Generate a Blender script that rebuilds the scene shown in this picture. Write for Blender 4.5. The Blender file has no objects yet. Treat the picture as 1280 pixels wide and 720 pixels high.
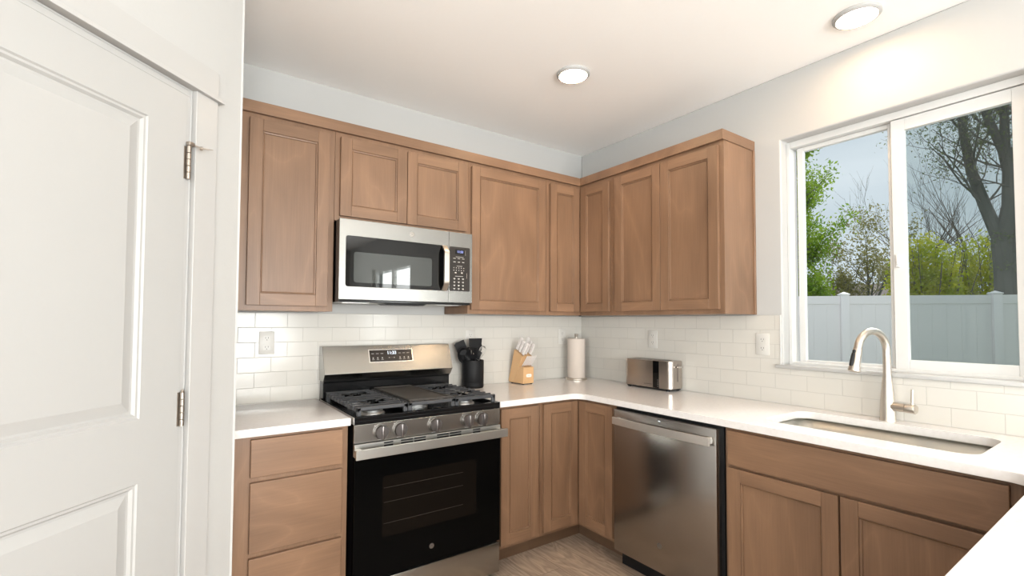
import bpy, bmesh, math, random
from mathutils import Matrix, Vector, noise as mnoise
random.seed(7)
PI = math.pi
scene = bpy.context.scene
COL = scene.collection
# ------------------------------------------------------------------ camera
cam_d = bpy.data.cameras.new('camera')
cam = bpy.data.objects.new('camera', cam_d)
COL.objects.link(cam)
scene.camera = cam
YAW, PITCH, ROLL = 0.6044, 0.0331, 0.0049
fwd = Vector((math.sin(YAW)*math.cos(PITCH), math.cos(YAW)*math.cos(PITCH), math.sin(PITCH)))
rt = Vector((math.cos(YAW), -math.sin(YAW), 0))
up = rt.cross(fwd)
r2 = math.cos(ROLL)*rt + math.sin(ROLL)*up
u2 = -math.sin(ROLL)*rt + math.cos(ROLL)*up
cam.matrix_world = Matrix(((r2.x, u2.x, -fwd.x, -2.6509), (r2.y, u2.y, -fwd.y, -2.7604), (r2.z, u2.z, -fwd.z, 1.3409), (0, 0, 0, 1)))
cam_d.sensor_width = 36
cam_d.lens = 592.246*36/1280
cam_d.shift_x = 9.364/1280
cam_d.shift_y = 23.02/1280
cam_d.clip_start = 0.02
cam_d.clip_end = 500
# ------------------------------------------------------------------ exposure
vs = scene.view_settings
vs.view_transform = 'Standard'
vs.look = 'None'
vs.exposure = 0.0
vs.gamma = 1.0
vs.use_curve_mapping = False
# ------------------------------------------------------------------ world: overcast sky
SKY_STRENGTH = 1.28
w = bpy.data.worlds.new('overcast_sky')
scene.world = w
w.use_nodes = True
nt = w.node_tree
nt.nodes.clear()
wo = nt.nodes.new('ShaderNodeOutputWorld')
bg = nt.nodes.new('ShaderNodeBackground')
tc = nt.nodes.new('ShaderNodeTexCoord')
mp = nt.nodes.new('ShaderNodeMapping')
mp.inputs['Scale'].default_value = (1, 1, 4)
nz = nt.nodes.new('ShaderNodeTexNoise')
nz.inputs['Scale'].default_value = 2.2
nz.inputs['Detail'].default_value = 4
cr = nt.nodes.new('ShaderNodeValToRGB')
cr.color_ramp.elements[0].position = 0.32
cr.color_ramp.elements[0].color = (0.47, 0.54, 0.60, 1)
cr.color_ramp.elements[1].position = 0.68
cr.color_ramp.elements[1].color = (0.60, 0.66, 0.71, 1)
nt.links.new(tc.outputs['Generated'], mp.inputs['Vector'])
nt.links.new(mp.outputs['Vector'], nz.inputs['Vector'])
nt.links.new(nz.outputs['Fac'], cr.inputs['Fac'])
nt.links.new(cr.outputs['Color'], bg.inputs['Color'])
nt.links.new(bg.outputs['Background'], wo.inputs['Surface'])
bg.inputs['Strength'].default_value = SKY_STRENGTH

def light(name, kind, loc, energy, color, aim=None, **kw):
    d = bpy.data.lights.new(name, kind)
    d.energy = energy
    d.color = color
    for k, v in kw.items():
        setattr(d, k, v)
    o = bpy.data.objects.new(name, d)
    COL.objects.link(o)
    o.location = loc
    if aim is not None:
        o.rotation_euler = (Vector(aim)).to_track_quat('-Z', 'Y').to_euler()
    return o
# hazy sun outside, beyond the kitchen window
SUN_E = 5.0
light('hazy_sun', 'SUN', (8, -2, 8), SUN_E, (1.0, 0.985, 0.96), aim=(-1.0, 0.12, -0.85), angle=math.radians(40))
# daylight by the side window; rear and west are added unseen fill lights
DAY = (0.975, 0.98, 0.97)
light('fill_rear', 'AREA', (-2.6, -7.12, 1.25), 455, DAY, aim=(0, 1, 0.6), shape='RECTANGLE', size=3.4, size_y=2.1)
light('fill_west', 'AREA', (-6.62, -4.6, 1.45), 240, DAY, aim=(1, 0, 0.0), shape='RECTANGLE', size=2.4, size_y=1.5)
light('daylight_east', 'AREA', (0.20, -5.0, 1.5), 130, DAY, aim=(-1, 0, 0.0), shape='RECTANGLE', size=1.6, size_y=1.3)
LAMP_E = 80.0            # emission of the ceiling lamps

# ------------------------------------------------------------------ materials
def mat(name, color=(0.8, 0.8, 0.8), rough=0.5, metal=0.0, **kw):
    m = bpy.data.materials.new(name)
    m.use_nodes = True
    p = m.node_tree.nodes['Principled BSDF']
    p.inputs['Base Color'].default_value = (*color, 1)
    p.inputs['Roughness'].default_value = rough
    p.inputs['Metallic'].default_value = metal
    for k, v in kw.items():
        p.inputs[k.replace('_', ' ')].default_value = v
    return m
class N:
    """small node helper"""
    def __init__(s, m):
        s.t = m.node_tree
        s.p = s.t.nodes.get('Principled BSDF')
    def n(s, kind, props=None, **ins):
        x = s.t.nodes.new(kind)
        for k, v in (props or {}).items():
            setattr(x, k, v)
        for k, v in ins.items():
            x.inputs[k.replace('_', ' ')].default_value = v
        return x
    def l(s, a, b):
        s.t.links.new(a, b)
    def math(s, op, a, b=None, c=None):
        x = s.t.nodes.new('ShaderNodeMath')
        x.operation = op
        for i, v in enumerate((a, b, c)):
            if v is None: continue
            if isinstance(v, (int, float)): x.inputs[i].default_value = v
            else: s.l(v, x.inputs[i])
        return x.outputs[0]
    def mix(s, fac, a, b, mode='MIX'):
        x = s.t.nodes.new('ShaderNodeMix')
        x.data_type = 'RGBA'
        x.blend_type = mode
        for i, v in ((0, fac), (6, a), (7, b)):
            if isinstance(v, (int, float)): x.inputs[i].default_value = v
            elif isinstance(v, tuple): x.inputs[i].default_value = (*v, 1)
            else: s.l(v, x.inputs[i])
        return x.outputs[2]
def vadd(h, a, b):
    x = h.n('ShaderNodeVectorMath', dict(operation='ADD'))
    h.l(a, x.inputs[0]); h.l(b, x.inputs[1])
    return x.outputs[0]
def wood(name, axis, base, dark, contrast=1.0, ring=7.0, rough=0.36):
    m = mat(name, base, rough)
    h = N(m)
    tcn = h.n('ShaderNodeTexCoord')
    oi = h.n('ShaderNodeObjectInfo')
    off = h.n('ShaderNodeVectorMath', dict(operation='SCALE'))
    comb = h.n('ShaderNodeCombineXYZ')
    for i in range(3): h.l(oi.outputs['Random'], comb.inputs[i])
    h.l(comb.outputs[0], off.inputs[0]); off.inputs['Scale'].default_value = 37.0
    v = vadd(h, tcn.outputs['Object'], off.outputs[0])
    def st(across, along):
        mpn = h.n('ShaderNodeMapping')
        sc = [across]*3
        sc['XYZ'.index(axis)] = along
        mpn.inputs['Scale'].default_value = sc
        h.l(v, mpn.inputs['Vector'])
        return mpn.outputs[0]
    n1 = h.n('ShaderNodeTexNoise', Scale=1.0, Detail=2.0, Roughness=0.5, Distortion=0.3)
    h.l(st(3.2, 0.8), n1.inputs['Vector'])
    rings = h.math('PINGPONG', h.math('MULTIPLY', n1.outputs['Fac'], ring), 0.5)
    rings = h.math('MULTIPLY', rings, 2.0)
    n2 = h.n('ShaderNodeTexNoise', Scale=1.0, Detail=3.0, Roughness=0.6)
    h.l(st(170, 5), n2.inputs['Vector'])
    n3 = h.n('ShaderNodeTexNoise', Scale=1.0, Detail=2.0, Roughness=0.5)
    h.l(st(3.2, 1.4), n3.inputs['Vector'])
    a = h.math('MULTIPLY', h.math('SUBTRACT', 0.22, h.math('POWER', rings, 0.35)), 0.42*contrast)
    b = h.math('MULTIPLY', h.math('SUBTRACT', n2.outputs['Fac'], 0.5), 0.7*contrast)
    c = h.math('MULTIPLY', h.math('SUBTRACT', n3.outputs['Fac'], 0.5), 1.5*contrast)
    f = h.math('ADD', h.math('ADD', h.math('ADD', a, b), c), 0.68)
    cl = h.n('ShaderNodeClamp'); h.l(f, cl.inputs[0])
    col = h.mix(cl.outputs[0], dark, base)
    h.l(col, h.p.inputs['Base Color'])
    bp = h.n('ShaderNodeBump', Strength=0.06, Distance=0.002)
    h.l(n2.outputs['Fac'], bp.inputs['Height'])
    h.l(bp.outputs[0], h.p.inputs['Normal'])
    h.p.inputs['Specular IOR Level'].default_value = 0.4
    return m
WB, WD = (0.270, 0.156, 0.092), (0.158, 0.090, 0.053)
WZ = wood('cabinet_wood_upright', 'Z', WB, WD)
WX = wood('cabinet_wood_across_x', 'X', WB, WD)
WY = wood('cabinet_wood_across_y', 'Y', WB, WD)
WIN = mat('cabinet_shadow_wood', (0.16, 0.10, 0.065), 0.6)
def tile_mat(name, uax, u0):
    m = mat(name, (0.8, 0.79, 0.76), 0.14)
    h = N(m)
    g = h.n('ShaderNodeNewGeometry')
    sx = h.n('ShaderNodeSeparateXYZ'); h.l(g.outputs['Position'], sx.inputs[0])
    U = h.math('SUBTRACT', sx.outputs[uax], u0 - 0.1555*40)
    Vv = h.math('SUBTRACT', sx.outputs[2], 1.3845 - 0.0780*20)
    cb = h.n('ShaderNodeCombineXYZ'); h.l(U, cb.inputs[0]); h.l(Vv, cb.inputs[1])
    br = h.n('ShaderNodeTexBrick', dict(offset=0.5, offset_frequency=2), Scale=1.0)
    br.inputs['Color1'].default_value = (0.565, 0.545, 0.505, 1)
    br.inputs['Color2'].default_value = (0.55, 0.53, 0.49, 1)
    br.inputs['Mortar'].default_value = (0.42, 0.405, 0.375, 1)
    br.inputs['Mortar Size'].default_value = 0.0017
    br.inputs['Mortar Smooth'].default_value = 0.6
    br.inputs['Bias'].default_value = -0.2
    br.inputs['Brick Width'].default_value = 0.1555
    br.inputs['Row Height'].default_value = 0.0780
    h.l(cb.outputs[0], br.inputs['Vector'])
    h.l(br.outputs['Color'], h.p.inputs['Base Color'])
    bp = h.n('ShaderNodeBump', Strength=0.45, Distance=0.0012)
    bp.invert = True
    h.l(br.outputs['Fac'], bp.inputs['Height'])
    h.l(bp.outputs[0], h.p.inputs['Normal'])
    rr = h.math('MULTIPLY_ADD', br.outputs['Fac'], 0.5, 0.16)
    h.l(rr, h.p.inputs['Roughness'])
    return m
TILE_X = tile_mat('subway_tile_back', 0, -2.3177)
TILE_Y = tile_mat('subway_tile_right', 1, -0.8658)
def speck(m, scale, amt, col):
    h = N(m)
    tcn = h.n('ShaderNodeTexCoord')
    nn = h.n('ShaderNodeTexNoise', Scale=scale, Detail=3.0)
    h.l(tcn.outputs['Object'], nn.inputs['Vector'])
    rp = h.n('ShaderNodeMapRange')
    rp.inputs['From Min'].default_value = 0.45; rp.inputs['From Max'].default_value = 0.75
    rp.inputs['To Min'].default_value = 0; rp.inputs['To Max'].default_value = amt
    h.l(nn.outputs['Fac'], rp.inputs[0])
    base = tuple(h.p.inputs['Base Color'].default_value)[:3]
    h.l(h.mix(rp.outputs[0], base, col), h.p.inputs['Base Color'])
    return m
QUARTZ = speck(mat('white_quartz', (0.76, 0.735, 0.725), 0.16), 60, 0.25, (0.58, 0.54, 0.51))
def paint(name, c, rough=0.6, bump=0.12, sc=90):
    m = mat(name, c, rough)
    h = N(m)
    tcn = h.n('ShaderNodeTexCoord')
    nn = h.n('ShaderNodeTexNoise', Scale=float(sc), Detail=3.0)
    h.l(tcn.outputs['Object'], nn.inputs['Vector'])
    bp = h.n('ShaderNodeBump', Strength=bump, Distance=0.002)
    h.l(nn.outputs['Fac'], bp.inputs['Height'])
    h.l(bp.outputs[0], h.p.inputs['Normal'])
    return m
WALL = paint('wall_paint', (0.445, 0.445, 0.437))
CEIL = paint('ceiling_paint', (0.94, 0.93, 0.915), 0.8, 0.3, 70)
DOORP = paint('door_paint', (0.385, 0.385, 0.38), 0.38, 0.03, 40)
TRIMP = paint('trim_paint', (0.42, 0.417, 0.41), 0.35, 0.02, 40)
VINYL = mat('white_vinyl', (0.58, 0.58, 0.57), 0.32)
def steel(name, c=(0.37, 0.36, 0.335), rough=0.27, axis='X', dark=False):
    m = mat(name, c, rough, 1.0)
    h = N(m)
    h.p.inputs['Anisotropic'].default_value = 0.35
    return m
STEEL = steel('brushed_steel', axis='X')
STEEL_H = steel('range_handle_steel', (0.52, 0.51, 0.48), 0.36)
STEEL_Z = steel('brushed_steel_upright', (0.36, 0.34, 0.32), 0.24, axis='Z')
STEEL_Y = steel('brushed_steel_handle', (0.70, 0.68, 0.65), 0.42, axis='Y')
STEEL_M = steel('microwave_steel', (0.29, 0.285, 0.27), 0.27)
STEEL_SINK = steel('sink_steel', (0.50, 0.49, 0.45), 0.34, axis='Y')
NICKEL = mat('brushed_nickel', (0.60, 0.55, 0.49), 0.36, 1.0)
HINGE_M = mat('satin_nickel_hinge', (0.36, 0.32, 0.28), 0.42, 1.0)
CHROME = mat('polished_steel', (0.75, 0.74, 0.72), 0.12, 1.0)
TOASTER_M = steel('toaster_steel', (0.46, 0.41, 0.37), 0.25, axis='Y')
BLACK_G = mat('black_glass', (0.003, 0.003, 0.003), 0.03, Specular_IOR_Level=0.4)
OVEN_G = mat('oven_door_glass', (0.002, 0.002, 0.002), 0.05, Specular_IOR_Level=0.05)
BLACK_E = mat('black_enamel', (0.006, 0.006, 0.0065), 0.16, Specular_IOR_Level=0.3)
BLACK_P = mat('black_plastic', (0.008, 0.008, 0.009), 0.45, Specular_IOR_Level=0.3)
BLACK_S = mat('black_silicone', (0.008, 0.008, 0.009), 0.5, Specular_IOR_Level=0.2)
IRON = mat('cast_iron', (0.045, 0.047, 0.052), 0.45)
GRIDDLE = mat('griddle_iron', (0.060, 0.053, 0.047), 0.55)
OVENWIN = mat('oven_window', (0.0055, 0.0042, 0.0033), 0.06, Specular_IOR_Level=0.05)
MWWIN = mat('microwave_window', (0.035, 0.040, 0.038), 0.015, Specular_IOR_Level=0.8)
KNOB_M = mat('knob_metal', (0.20, 0.185, 0.18), 0.32, 1.0)
ALU = mat('burner_aluminium', (0.62, 0.61, 0.60), 0.35, 1.0)
PANEL_M = mat('control_panel_black', (0.018, 0.013, 0.010), 0.25)
MARK = mat('printed_grey_marks', (0.45, 0.43, 0.40), 0.5)
DARKMARK = mat('printed_dark_marks', (0.03, 0.03, 0.03), 0.4)
PAPER = mat('paper_towel', (0.58, 0.51, 0.455), 0.9)
BLOCKW = wood('maple_block', 'Z', (0.66, 0.42, 0.22), (0.56, 0.34, 0.17), 0.6, 5.0)
KWHITE = mat('knife_handle_white', (0.70, 0.665, 0.65), 0.35)
PLATE = mat('outlet_plastic', (0.58, 0.565, 0.535), 0.35)
def emis(name, c, s):
    m = bpy.data.materials.new(name); m.use_nodes = True
    t = m.node_tree; t.nodes.clear()
    e = t.nodes.new('ShaderNodeEmission'); e.inputs[0].default_value = (*c, 1); e.inputs[1].default_value = s
    o = t.nodes.new('ShaderNodeOutputMaterial'); t.links.new(e.outputs[0], o.inputs[0])
    return m
LED = emis('lamp_diffuser', (1.0, 0.69, 0.41), LAMP_E)
DIGIT = emis('display_digits', (0.85, 0.92, 1.0), 1.6)
DIGITB = emis('microwave_digits', (0.45, 0.50, 1.0), 1.2)
def glass(name, tint=(0.97, 0.985, 0.98)):
    m = bpy.data.materials.new(name); m.use_nodes = True
    t = m.node_tree; t.nodes.clear()
    tr = t.nodes.new('ShaderNodeBsdfTransparent'); tr.inputs[0].default_value = (*tint, 1)
    gl = t.nodes.new('ShaderNodeBsdfGlossy'); gl.inputs['Roughness'].default_value = 0.02
    fr = t.nodes.new('ShaderNodeFresnel'); fr.inputs[0].default_value = 1.45
    mx = t.nodes.new('ShaderNodeMixShader'); o = t.nodes.new('ShaderNodeOutputMaterial')
    ge = t.nodes.new('ShaderNodeNewGeometry'); iv = t.nodes.new('ShaderNodeMath'); iv.operation = 'SUBTRACT'; iv.inputs[0].default_value = 1.0
    mu = t.nodes.new('ShaderNodeMath'); mu.operation = 'MULTIPLY'
    t.links.new(ge.outputs['Backfacing'], iv.inputs[1]); t.links.new(fr.outputs[0], mu.inputs[0]); t.links.new(iv.outputs[0], mu.inputs[1])
    t.links.new(mu.outputs[0], mx.inputs[0]); t.links.new(tr.outputs[0], mx.inputs[1]); t.links.new(gl.outputs[0], mx.inputs[2])
    t.links.new(mx.outputs[0], o.inputs[0])
    return m
GLASS = glass('window_glass')
def screen_mat():
    m = bpy.data.materials.new('insect_screen'); m.use_nodes = True
    t = m.node_tree; t.nodes.clear()
    tr = t.nodes.new('ShaderNodeBsdfTransparent'); tr.inputs[0].default_value = (0.81, 0.84, 0.835, 1)
    df = t.nodes.new('ShaderNodeBsdfDiffuse'); df.inputs[0].default_value = (0.03, 0.06, 0.06, 1)
    mx = t.nodes.new('ShaderNodeMixShader'); mx.inputs[0].default_value = 0.0
    o = t.nodes.new('ShaderNodeOutputMaterial')
    t.links.new(tr.outputs[0], mx.inputs[1]); t.links.new(df.outputs[0], mx.inputs[2]); t.links.new(mx.outputs[0], o.inputs[0])
    return m
SCREEN = screen_mat()
def floor_mat():
    m = mat('plank_floor', (0.4, 0.3, 0.22), 0.42)
    h = N(m)
    g = h.n('ShaderNodeNewGeometry')
    mpn = h.n('ShaderNodeMapping'); mpn.inputs['Rotation'].default_value = (0, 0, PI/2)
    h.l(g.outputs['Position'], mpn.inputs['Vector'])
    br = h.n('ShaderNodeTexBrick', dict(offset=0.37, offset_frequency=3), Scale=1.0)
    br.inputs['Brick Width'].default_value = 1.22
    br.inputs['Row Height'].default_value = 0.18
    br.inputs['Mortar Size'].default_value = 0.0012
    br.inputs['Color1'].default_value = (0.0, 0.0, 0.0, 1)
    br.inputs['Color2'].default_value = (1.0, 1.0, 1.0, 1)
    br.inputs['Mortar'].default_value = (0.5, 0.5, 0.5, 1)
    h.l(mpn.outputs[0], br.inputs['Vector'])
    vs_ = h.n('ShaderNodeVectorMath', dict(operation='SCALE')); vs_.inputs['Scale'].default_value = 11.0
    h.l(br.outputs['Color'], vs_.inputs[0])
    v = vadd(h, g.outputs['Position'], vs_.outputs[0])
    def st(a, b):
        q = h.n('ShaderNodeMapping'); q.inputs['Scale'].default_value = (a, b, 1)
        h.l(v, q.inputs['Vector']); return q.outputs[0]
    n1 = h.n('ShaderNodeTexNoise', Scale=1.0, Detail=3.0, Distortion=0.8); h.l(st(7, 1.6), n1.inputs['Vector'])
    n2 = h.n('ShaderNodeTexNoise', Scale=1.0, Detail=4.0); h.l(st(120, 4), n2.inputs['Vector'])
    rings = h.math('PINGPONG', h.math('MULTIPLY', n1.outputs['Fac'], 9.0), 0.5)
    f = h.math('ADD', h.math('MULTIPLY', rings, 0.7), h.math('MULTIPLY', n2.outputs['Fac'], 0.9))
    rp = h.n('ShaderNodeMapRange'); rp.inputs['From Min'].default_value = 0.3; rp.inputs['From Max'].default_value = 1.05
    h.l(f, rp.inputs[0])
    col = h.mix(rp.outputs[0], (0.27, 0.205, 0.155), (0.58, 0.46, 0.36))
    tone = h.mix(br.outputs['Color'], (0.9, 0.9, 0.92), (1.06, 1.03, 1.0))
    col = h.mix(1.0, col, tone, 'MULTIPLY')
    col = h.mix(br.outputs['Fac'], col, (0.14, 0.10, 0.08))
    h.l(col, h.p.inputs['Base Color'])
    return m
FLOORM = floor_mat()

# ------------------------------------------------------------------ mesh tools
WM = {}            # world matrix of every object built
class MB:
    def __init__(s):
        s.bm = bmesh.new()
        s.M = Matrix.Identity(4)
    def _new(s, verts, faces, m=0, smooth=False):
        vs_ = [s.bm.verts.new(s.M @ Vector(v)) for v in verts]
        out = []
        for f in faces:
            try:
                fc = s.bm.faces.new([vs_[i] for i in f])
                fc.material_index = m; fc.smooth = True
                out.append(fc)
            except ValueError:
                pass
        return vs_, out
    def box(s, x0, x1, y0, y1, z0, z1, m=0):
        x0, x1 = sorted((x0, x1)); y0, y1 = sorted((y0, y1)); z0, z1 = sorted((z0, z1))
        v = [(x0, y0, z0), (x1, y0, z0), (x1, y1, z0), (x0, y1, z0), (x0, y0, z1), (x1, y0, z1), (x1, y1, z1), (x0, y1, z1)]
        s._new(v, [(0, 3, 2, 1), (4, 5, 6, 7), (0, 1, 5, 4), (1, 2, 6, 5), (2, 3, 7, 6), (3, 0, 4, 7)], m)
        return s
    def rbox(s, x0, x1, y0, y1, z0, z1, r, seg=3, m=0, edges='ALL'):
        """box with rounded edges baked in"""
        x0, x1 = sorted((x0, x1)); y0, y1 = sorted((y0, y1)); z0, z1 = sorted((z0, z1))
        b = bmesh.new()
        bmesh.ops.create_cube(b, size=1)
        for v in b.verts:
            v.co = Vector(((x0+x1)/2 + v.co.x*(x1-x0), (y0+y1)/2 + v.co.y*(y1-y0), (z0+z1)/2 + v.co.z*(z1-z0)))
        es = list(b.edges)
        if edges in ('X', 'Y', 'Z'):
            a = 'XYZ'.index(edges)
            es = [e for e in es if abs((e.verts[0].co-e.verts[1].co)[a]) > 1e-7]
        r = min(r, 0.49*min((x1-x0) if edges != 'X' else 9, (y1-y0) if edges != 'Y' else 9, (z1-z0) if edges != 'Z' else 9))
        bmesh.ops.bevel(b, geom=es, offset=r, segments=seg, affect='EDGES', profile=0.5)
        s.join(b, m); return s
    def join(s, b, m=0):
        mp_ = {}
        for v in b.verts: mp_[v] = s.bm.verts.new(s.M @ v.co)
        for f in b.faces:
            fc = s.bm.faces.new([mp_[v] for v in f.verts]); fc.material_index = m; fc.smooth = True
        b.free()
    def prism(s, poly, axis, a0, a1, m=0):
        """poly in the two other axes (cyclic order), extruded along axis"""
        def P(u, v, a):
            return {'X': (a, u, v), 'Y': (u, a, v), 'Z': (u, v, a)}[axis]
        n = len(poly)
        vs_ = [P(u, v, a0) for u, v in poly] + [P(u, v, a1) for u, v in poly]
        fs = [tuple(range(n))[::-1], tuple(range(n, 2*n))] + [(i, (i+1) % n, n+(i+1) % n, n+i) for i in range(n)]
        s._new(vs_, fs, m); return s
    def tube(s, pts, rad, n=12, m=0, cap=True):
        pts = [Vector(p) for p in pts]
        if not isinstance(rad, (list, tuple)): rad = [rad]*len(pts)
        rings = []
        prev = None
        for i, p in enumerate(pts):
            t = (pts[min(i+1, len(pts)-1)] - pts[max(i-1, 0)])
            if t.length < 1e-9: t = Vector((0, 0, 1))
            t.normalize()
            if prev is None:
                a = Vector((0, 0, 1)) if abs(t.z) < 0.9 else Vector((1, 0, 0))
                a = (a - t*a.dot(t)).normalized()
            else:
                a = (prev - t*prev.dot(t)).normalized()
            prev = a
            b = t.cross(a)
            rings.append([p + (a*math.cos(2*PI*k/n) + b*math.sin(2*PI*k/n))*rad[i] for k in range(n)])
        vs_ = [v for r in rings for v in r]
        fs = []
        for i in range(len(pts)-1):
            for k in range(n):
                fs.append((i*n+k, i*n+(k+1) % n, (i+1)*n+(k+1) % n, (i+1)*n+k))
        if cap:
            fs.append(tuple(range(n))[::-1]); fs.append(tuple(range((len(pts)-1)*n, len(pts)*n)))
        s._new(vs_, fs, m); return s
    def lathe(s, prof, c, axis=(0, 0, 1), n=32, m=0):
        """prof: (radius, height) from c along axis"""
        ax = Vector(axis).normalized()
        a = Vector((0, 0, 1)) if abs(ax.z) < 0.9 else Vector((1, 0, 0))
        a = (a - ax*a.dot(ax)).normalized(); b = ax.cross(a)
        c = Vector(c)
        vs_, fs, idx = [], [], []
        for r, z in prof:
            if r < 1e-6:
                idx.append([len(vs_)]); vs_.append(c + ax*z)
            else:
                idx.append(list(range(len(vs_), len(vs_)+n)))
                for k in range(n): vs_.append(c + ax*z + (a*math.cos(2*PI*k/n) + b*math.sin(2*PI*k/n))*r)
        for A, B in zip(idx[:-1], idx[1:]):
            for k in range(n):
                k2 = (k+1) % n
                if len(A) == 1 and len(B) == 1: continue
                if len(A) == 1: fs.append((A[0], B[k2], B[k]))
                elif len(B) == 1: fs.append((A[k], A[k2], B[0]))
                else: fs.append((A[k], A[k2], B[k2], B[k]))
        s._new(vs_, fs, m); return s
    def ball(s, c, r, n=12, m=0, sc=(1, 1, 1)):
        b = bmesh.new(); bmesh.ops.create_uvsphere(b, u_segments=n, v_segments=max(6, n//2+1), radius=r)
        for v in b.verts: v.co = Vector((v.co.x*sc[0]+c[0], v.co.y*sc[1]+c[1], v.co.z*sc[2]+c[2]))
        s.join(b, m); return s
    def build(s, name, mats, parent=None, loc=None, rotz=0.0, bevel=0.0, sharp=35, label=None, cat=None, group=None, kind=None, recalc=True, seg=2):
        if not isinstance(mats, (list, tuple)): mats = [mats]
        if recalc: bmesh.ops.recalc_face_normals(s.bm, faces=list(s.bm.faces))
        if parent is not None: W = WM[parent.name]
        else: W = Matrix.Translation(Vector(loc or (0, 0, 0))) @ Matrix.Rotation(rotz, 4, 'Z')
        s.bm.transform(W.inverted())
        me = bpy.data.meshes.new(name)
        s.bm.to_mesh(me); s.bm.free()
        for m_ in mats: me.materials.append(m_)
        me.set_sharp_from_angle(angle=math.radians(sharp))
        o = bpy.data.objects.new(name, me)
        COL.objects.link(o)
        if parent is not None: o.parent = parent
        else: o.matrix_world = W
        WM[o.name] = W
        if bevel > 0:
            md = o.modifiers.new('bevel', 'BEVEL'); md.width = bevel; md.segments = seg
            md.limit_method = 'ANGLE'; md.angle_limit = math.radians(50)
            md.harden_normals = True
        tag(o, label, cat, group, kind)
        return o
def tag(o, label=None, cat=None, group=None, kind=None):
    if label: o['label'] = label
    if cat: o['category'] = cat
    if group: o['group'] = group
    if kind: o['kind'] = kind
    return o
def thing(name, loc, label=None, cat=None, group=None, rotz=0.0, kind=None):
    o = bpy.data.objects.new(name, None)
    o.empty_display_size = 0.05
    COL.objects.link(o)
    o.matrix_world = Matrix.Translation(Vector(loc)) @ Matrix.Rotation(rotz, 4, 'Z')
    WM[o.name] = o.matrix_world.copy()
    return tag(o, label, cat, group, kind)
def text(name, s, size, M, material, parent, extrude=0.0002, align='CENTER', bold=0.0):
    cu = bpy.data.curves.new(name, 'FONT')
    cu.body = s; cu.size = size; cu.extrude = extrude; cu.align_x = align; cu.align_y = 'CENTER'
    cu.offset = bold
    to = bpy.data.objects.new('tmp_text', cu); COL.objects.link(to)
    dg = bpy.context.evaluated_depsgraph_get()
    me = bpy.data.meshes.new_from_object(to.evaluated_get(dg), depsgraph=dg)
    bpy.data.objects.remove(to); bpy.data.curves.remove(cu)
    me.materials.clear(); me.materials.append(material)
    me.transform(WM[parent.name].inverted() @ M)
    me.name = name
    o = bpy.data.objects.new(name, me); COL.objects.link(o); o.parent = parent
    WM[o.name] = WM[parent.name]
    return o
def face_matrix(p, xdir, ydir):
    x = Vector(xdir).normalized(); y = Vector(ydir).normalized(); z = x.cross(y)
    return Matrix(((x.x, y.x, z.x, p[0]), (x.y, y.y, z.y, p[1]), (x.z, y.z, z.z, p[2]), (0, 0, 0, 1)))
# frames: (u, d, z) -> world; u runs to the viewer's right along the wall, d comes out of the wall
BACK = Matrix(((1, 0, 0, 0), (0, -1, 0, 0), (0, 0, 1, 0), (0, 0, 0, 1)))
RIGHT = Matrix(((0, -1, 0, 0), (-1, 0, 0, 0), (0, 0, 1, 0), (0, 0, 0, 1)))

# ------------------------------------------------------------------ room shell
H = 2.6787
def box_struct(name, b, m, **kw):
    q = MB(); q.box(*b); return q.build(name, m, kind='structure', **kw)
RX0, RY0 = -6.5, -7.0
box_struct('floor', (RX0-0.12, 0.12, RY0-0.12, 0.12, -0.1, 0.0), FLOORM)
box_struct('ceiling', (RX0-0.12, 0.12, RY0-0.12, 0.12, H, H+0.12), CEIL)
def wall_grid(axis, lo, hi, t0, t1, holes, z0=0.0, z1=H):
    """wall slab along `axis` from lo..hi, thickness t0..t1, rectangular holes (a0,a1,z0,z1); one clean mesh"""
    q = MB()
    A = sorted({lo, hi, *[v for h in holes for v in h[:2]]})
    Z = sorted({z0, z1, *[v for h in holes for v in h[2:]]})
    def P(a, t, z): return (a, t, z) if axis == 'X' else (t, a, z)
    solid = {}
    for i in range(len(A)-1):
        for j in range(len(Z)-1):
            ca, cz = (A[i]+A[i+1])/2, (Z[j]+Z[j+1])/2
            solid[i, j] = not any(h[0] < ca < h[1] and h[2] < cz < h[3] for h in holes)
    for (i, j), sflag in solid.items():
        if not sflag: continue
        a0, a1, c0, c1 = A[i], A[i+1], Z[j], Z[j+1]
        for t in (t0, t1): q._new([P(a0, t, c0), P(a1, t, c0), P(a1, t, c1), P(a0, t, c1)], [(0, 1, 2, 3)])
        for di, dj, e in ((-1, 0, ((a0, c0), (a0, c1))), (1, 0, ((a1, c0), (a1, c1))), (0, -1, ((a0, c0), (a1, c0))), (0, 1, ((a0, c1), (a1, c1)))):
            if not solid.get((i+di, j+dj), False):
                (p, r_), (s_, u_) = e
                q._new([P(p, t0, r_), P(s_, t0, u_), P(s_, t1, u_), P(p, t1, r_)], [(0, 1, 2, 3)])
    bmesh.ops.remove_doubles(q.bm, verts=list(q.bm.verts), dist=1e-5)
    return q
WO = (-2.47, -1.529, 1.107, 2.3238)          # kitchen window opening (y0, y1, z0, z1)
W2 = (-5.8, -4.2, 0.92, 2.2)                 # second window further along the same wall
wall_back = wall_grid('X', RX0-0.12, 0.12, 0.0, 0.12, []).build('wall_back', WALL, kind='structure')
wall_right = wall_grid('Y', RY0-0.12, 0.0, 0.0, 0.14, [WO, W2]).build('wall_right', WALL, kind='structure', bevel=0.010, seg=3)
wall_rear = wall_grid('X', RX0-0.12, 0.12, RY0-0.12, RY0, [(-4.3, -0.9, 0.1, 2.3)]).build('wall_rear', WALL, kind='structure')
wall_left = wall_grid('Y', RY0, 0.0, RX0-0.12, RX0, [(-5.8, -3.4, 0.7, 2.2)]).build('wall_left', WALL, kind='structure')
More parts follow.
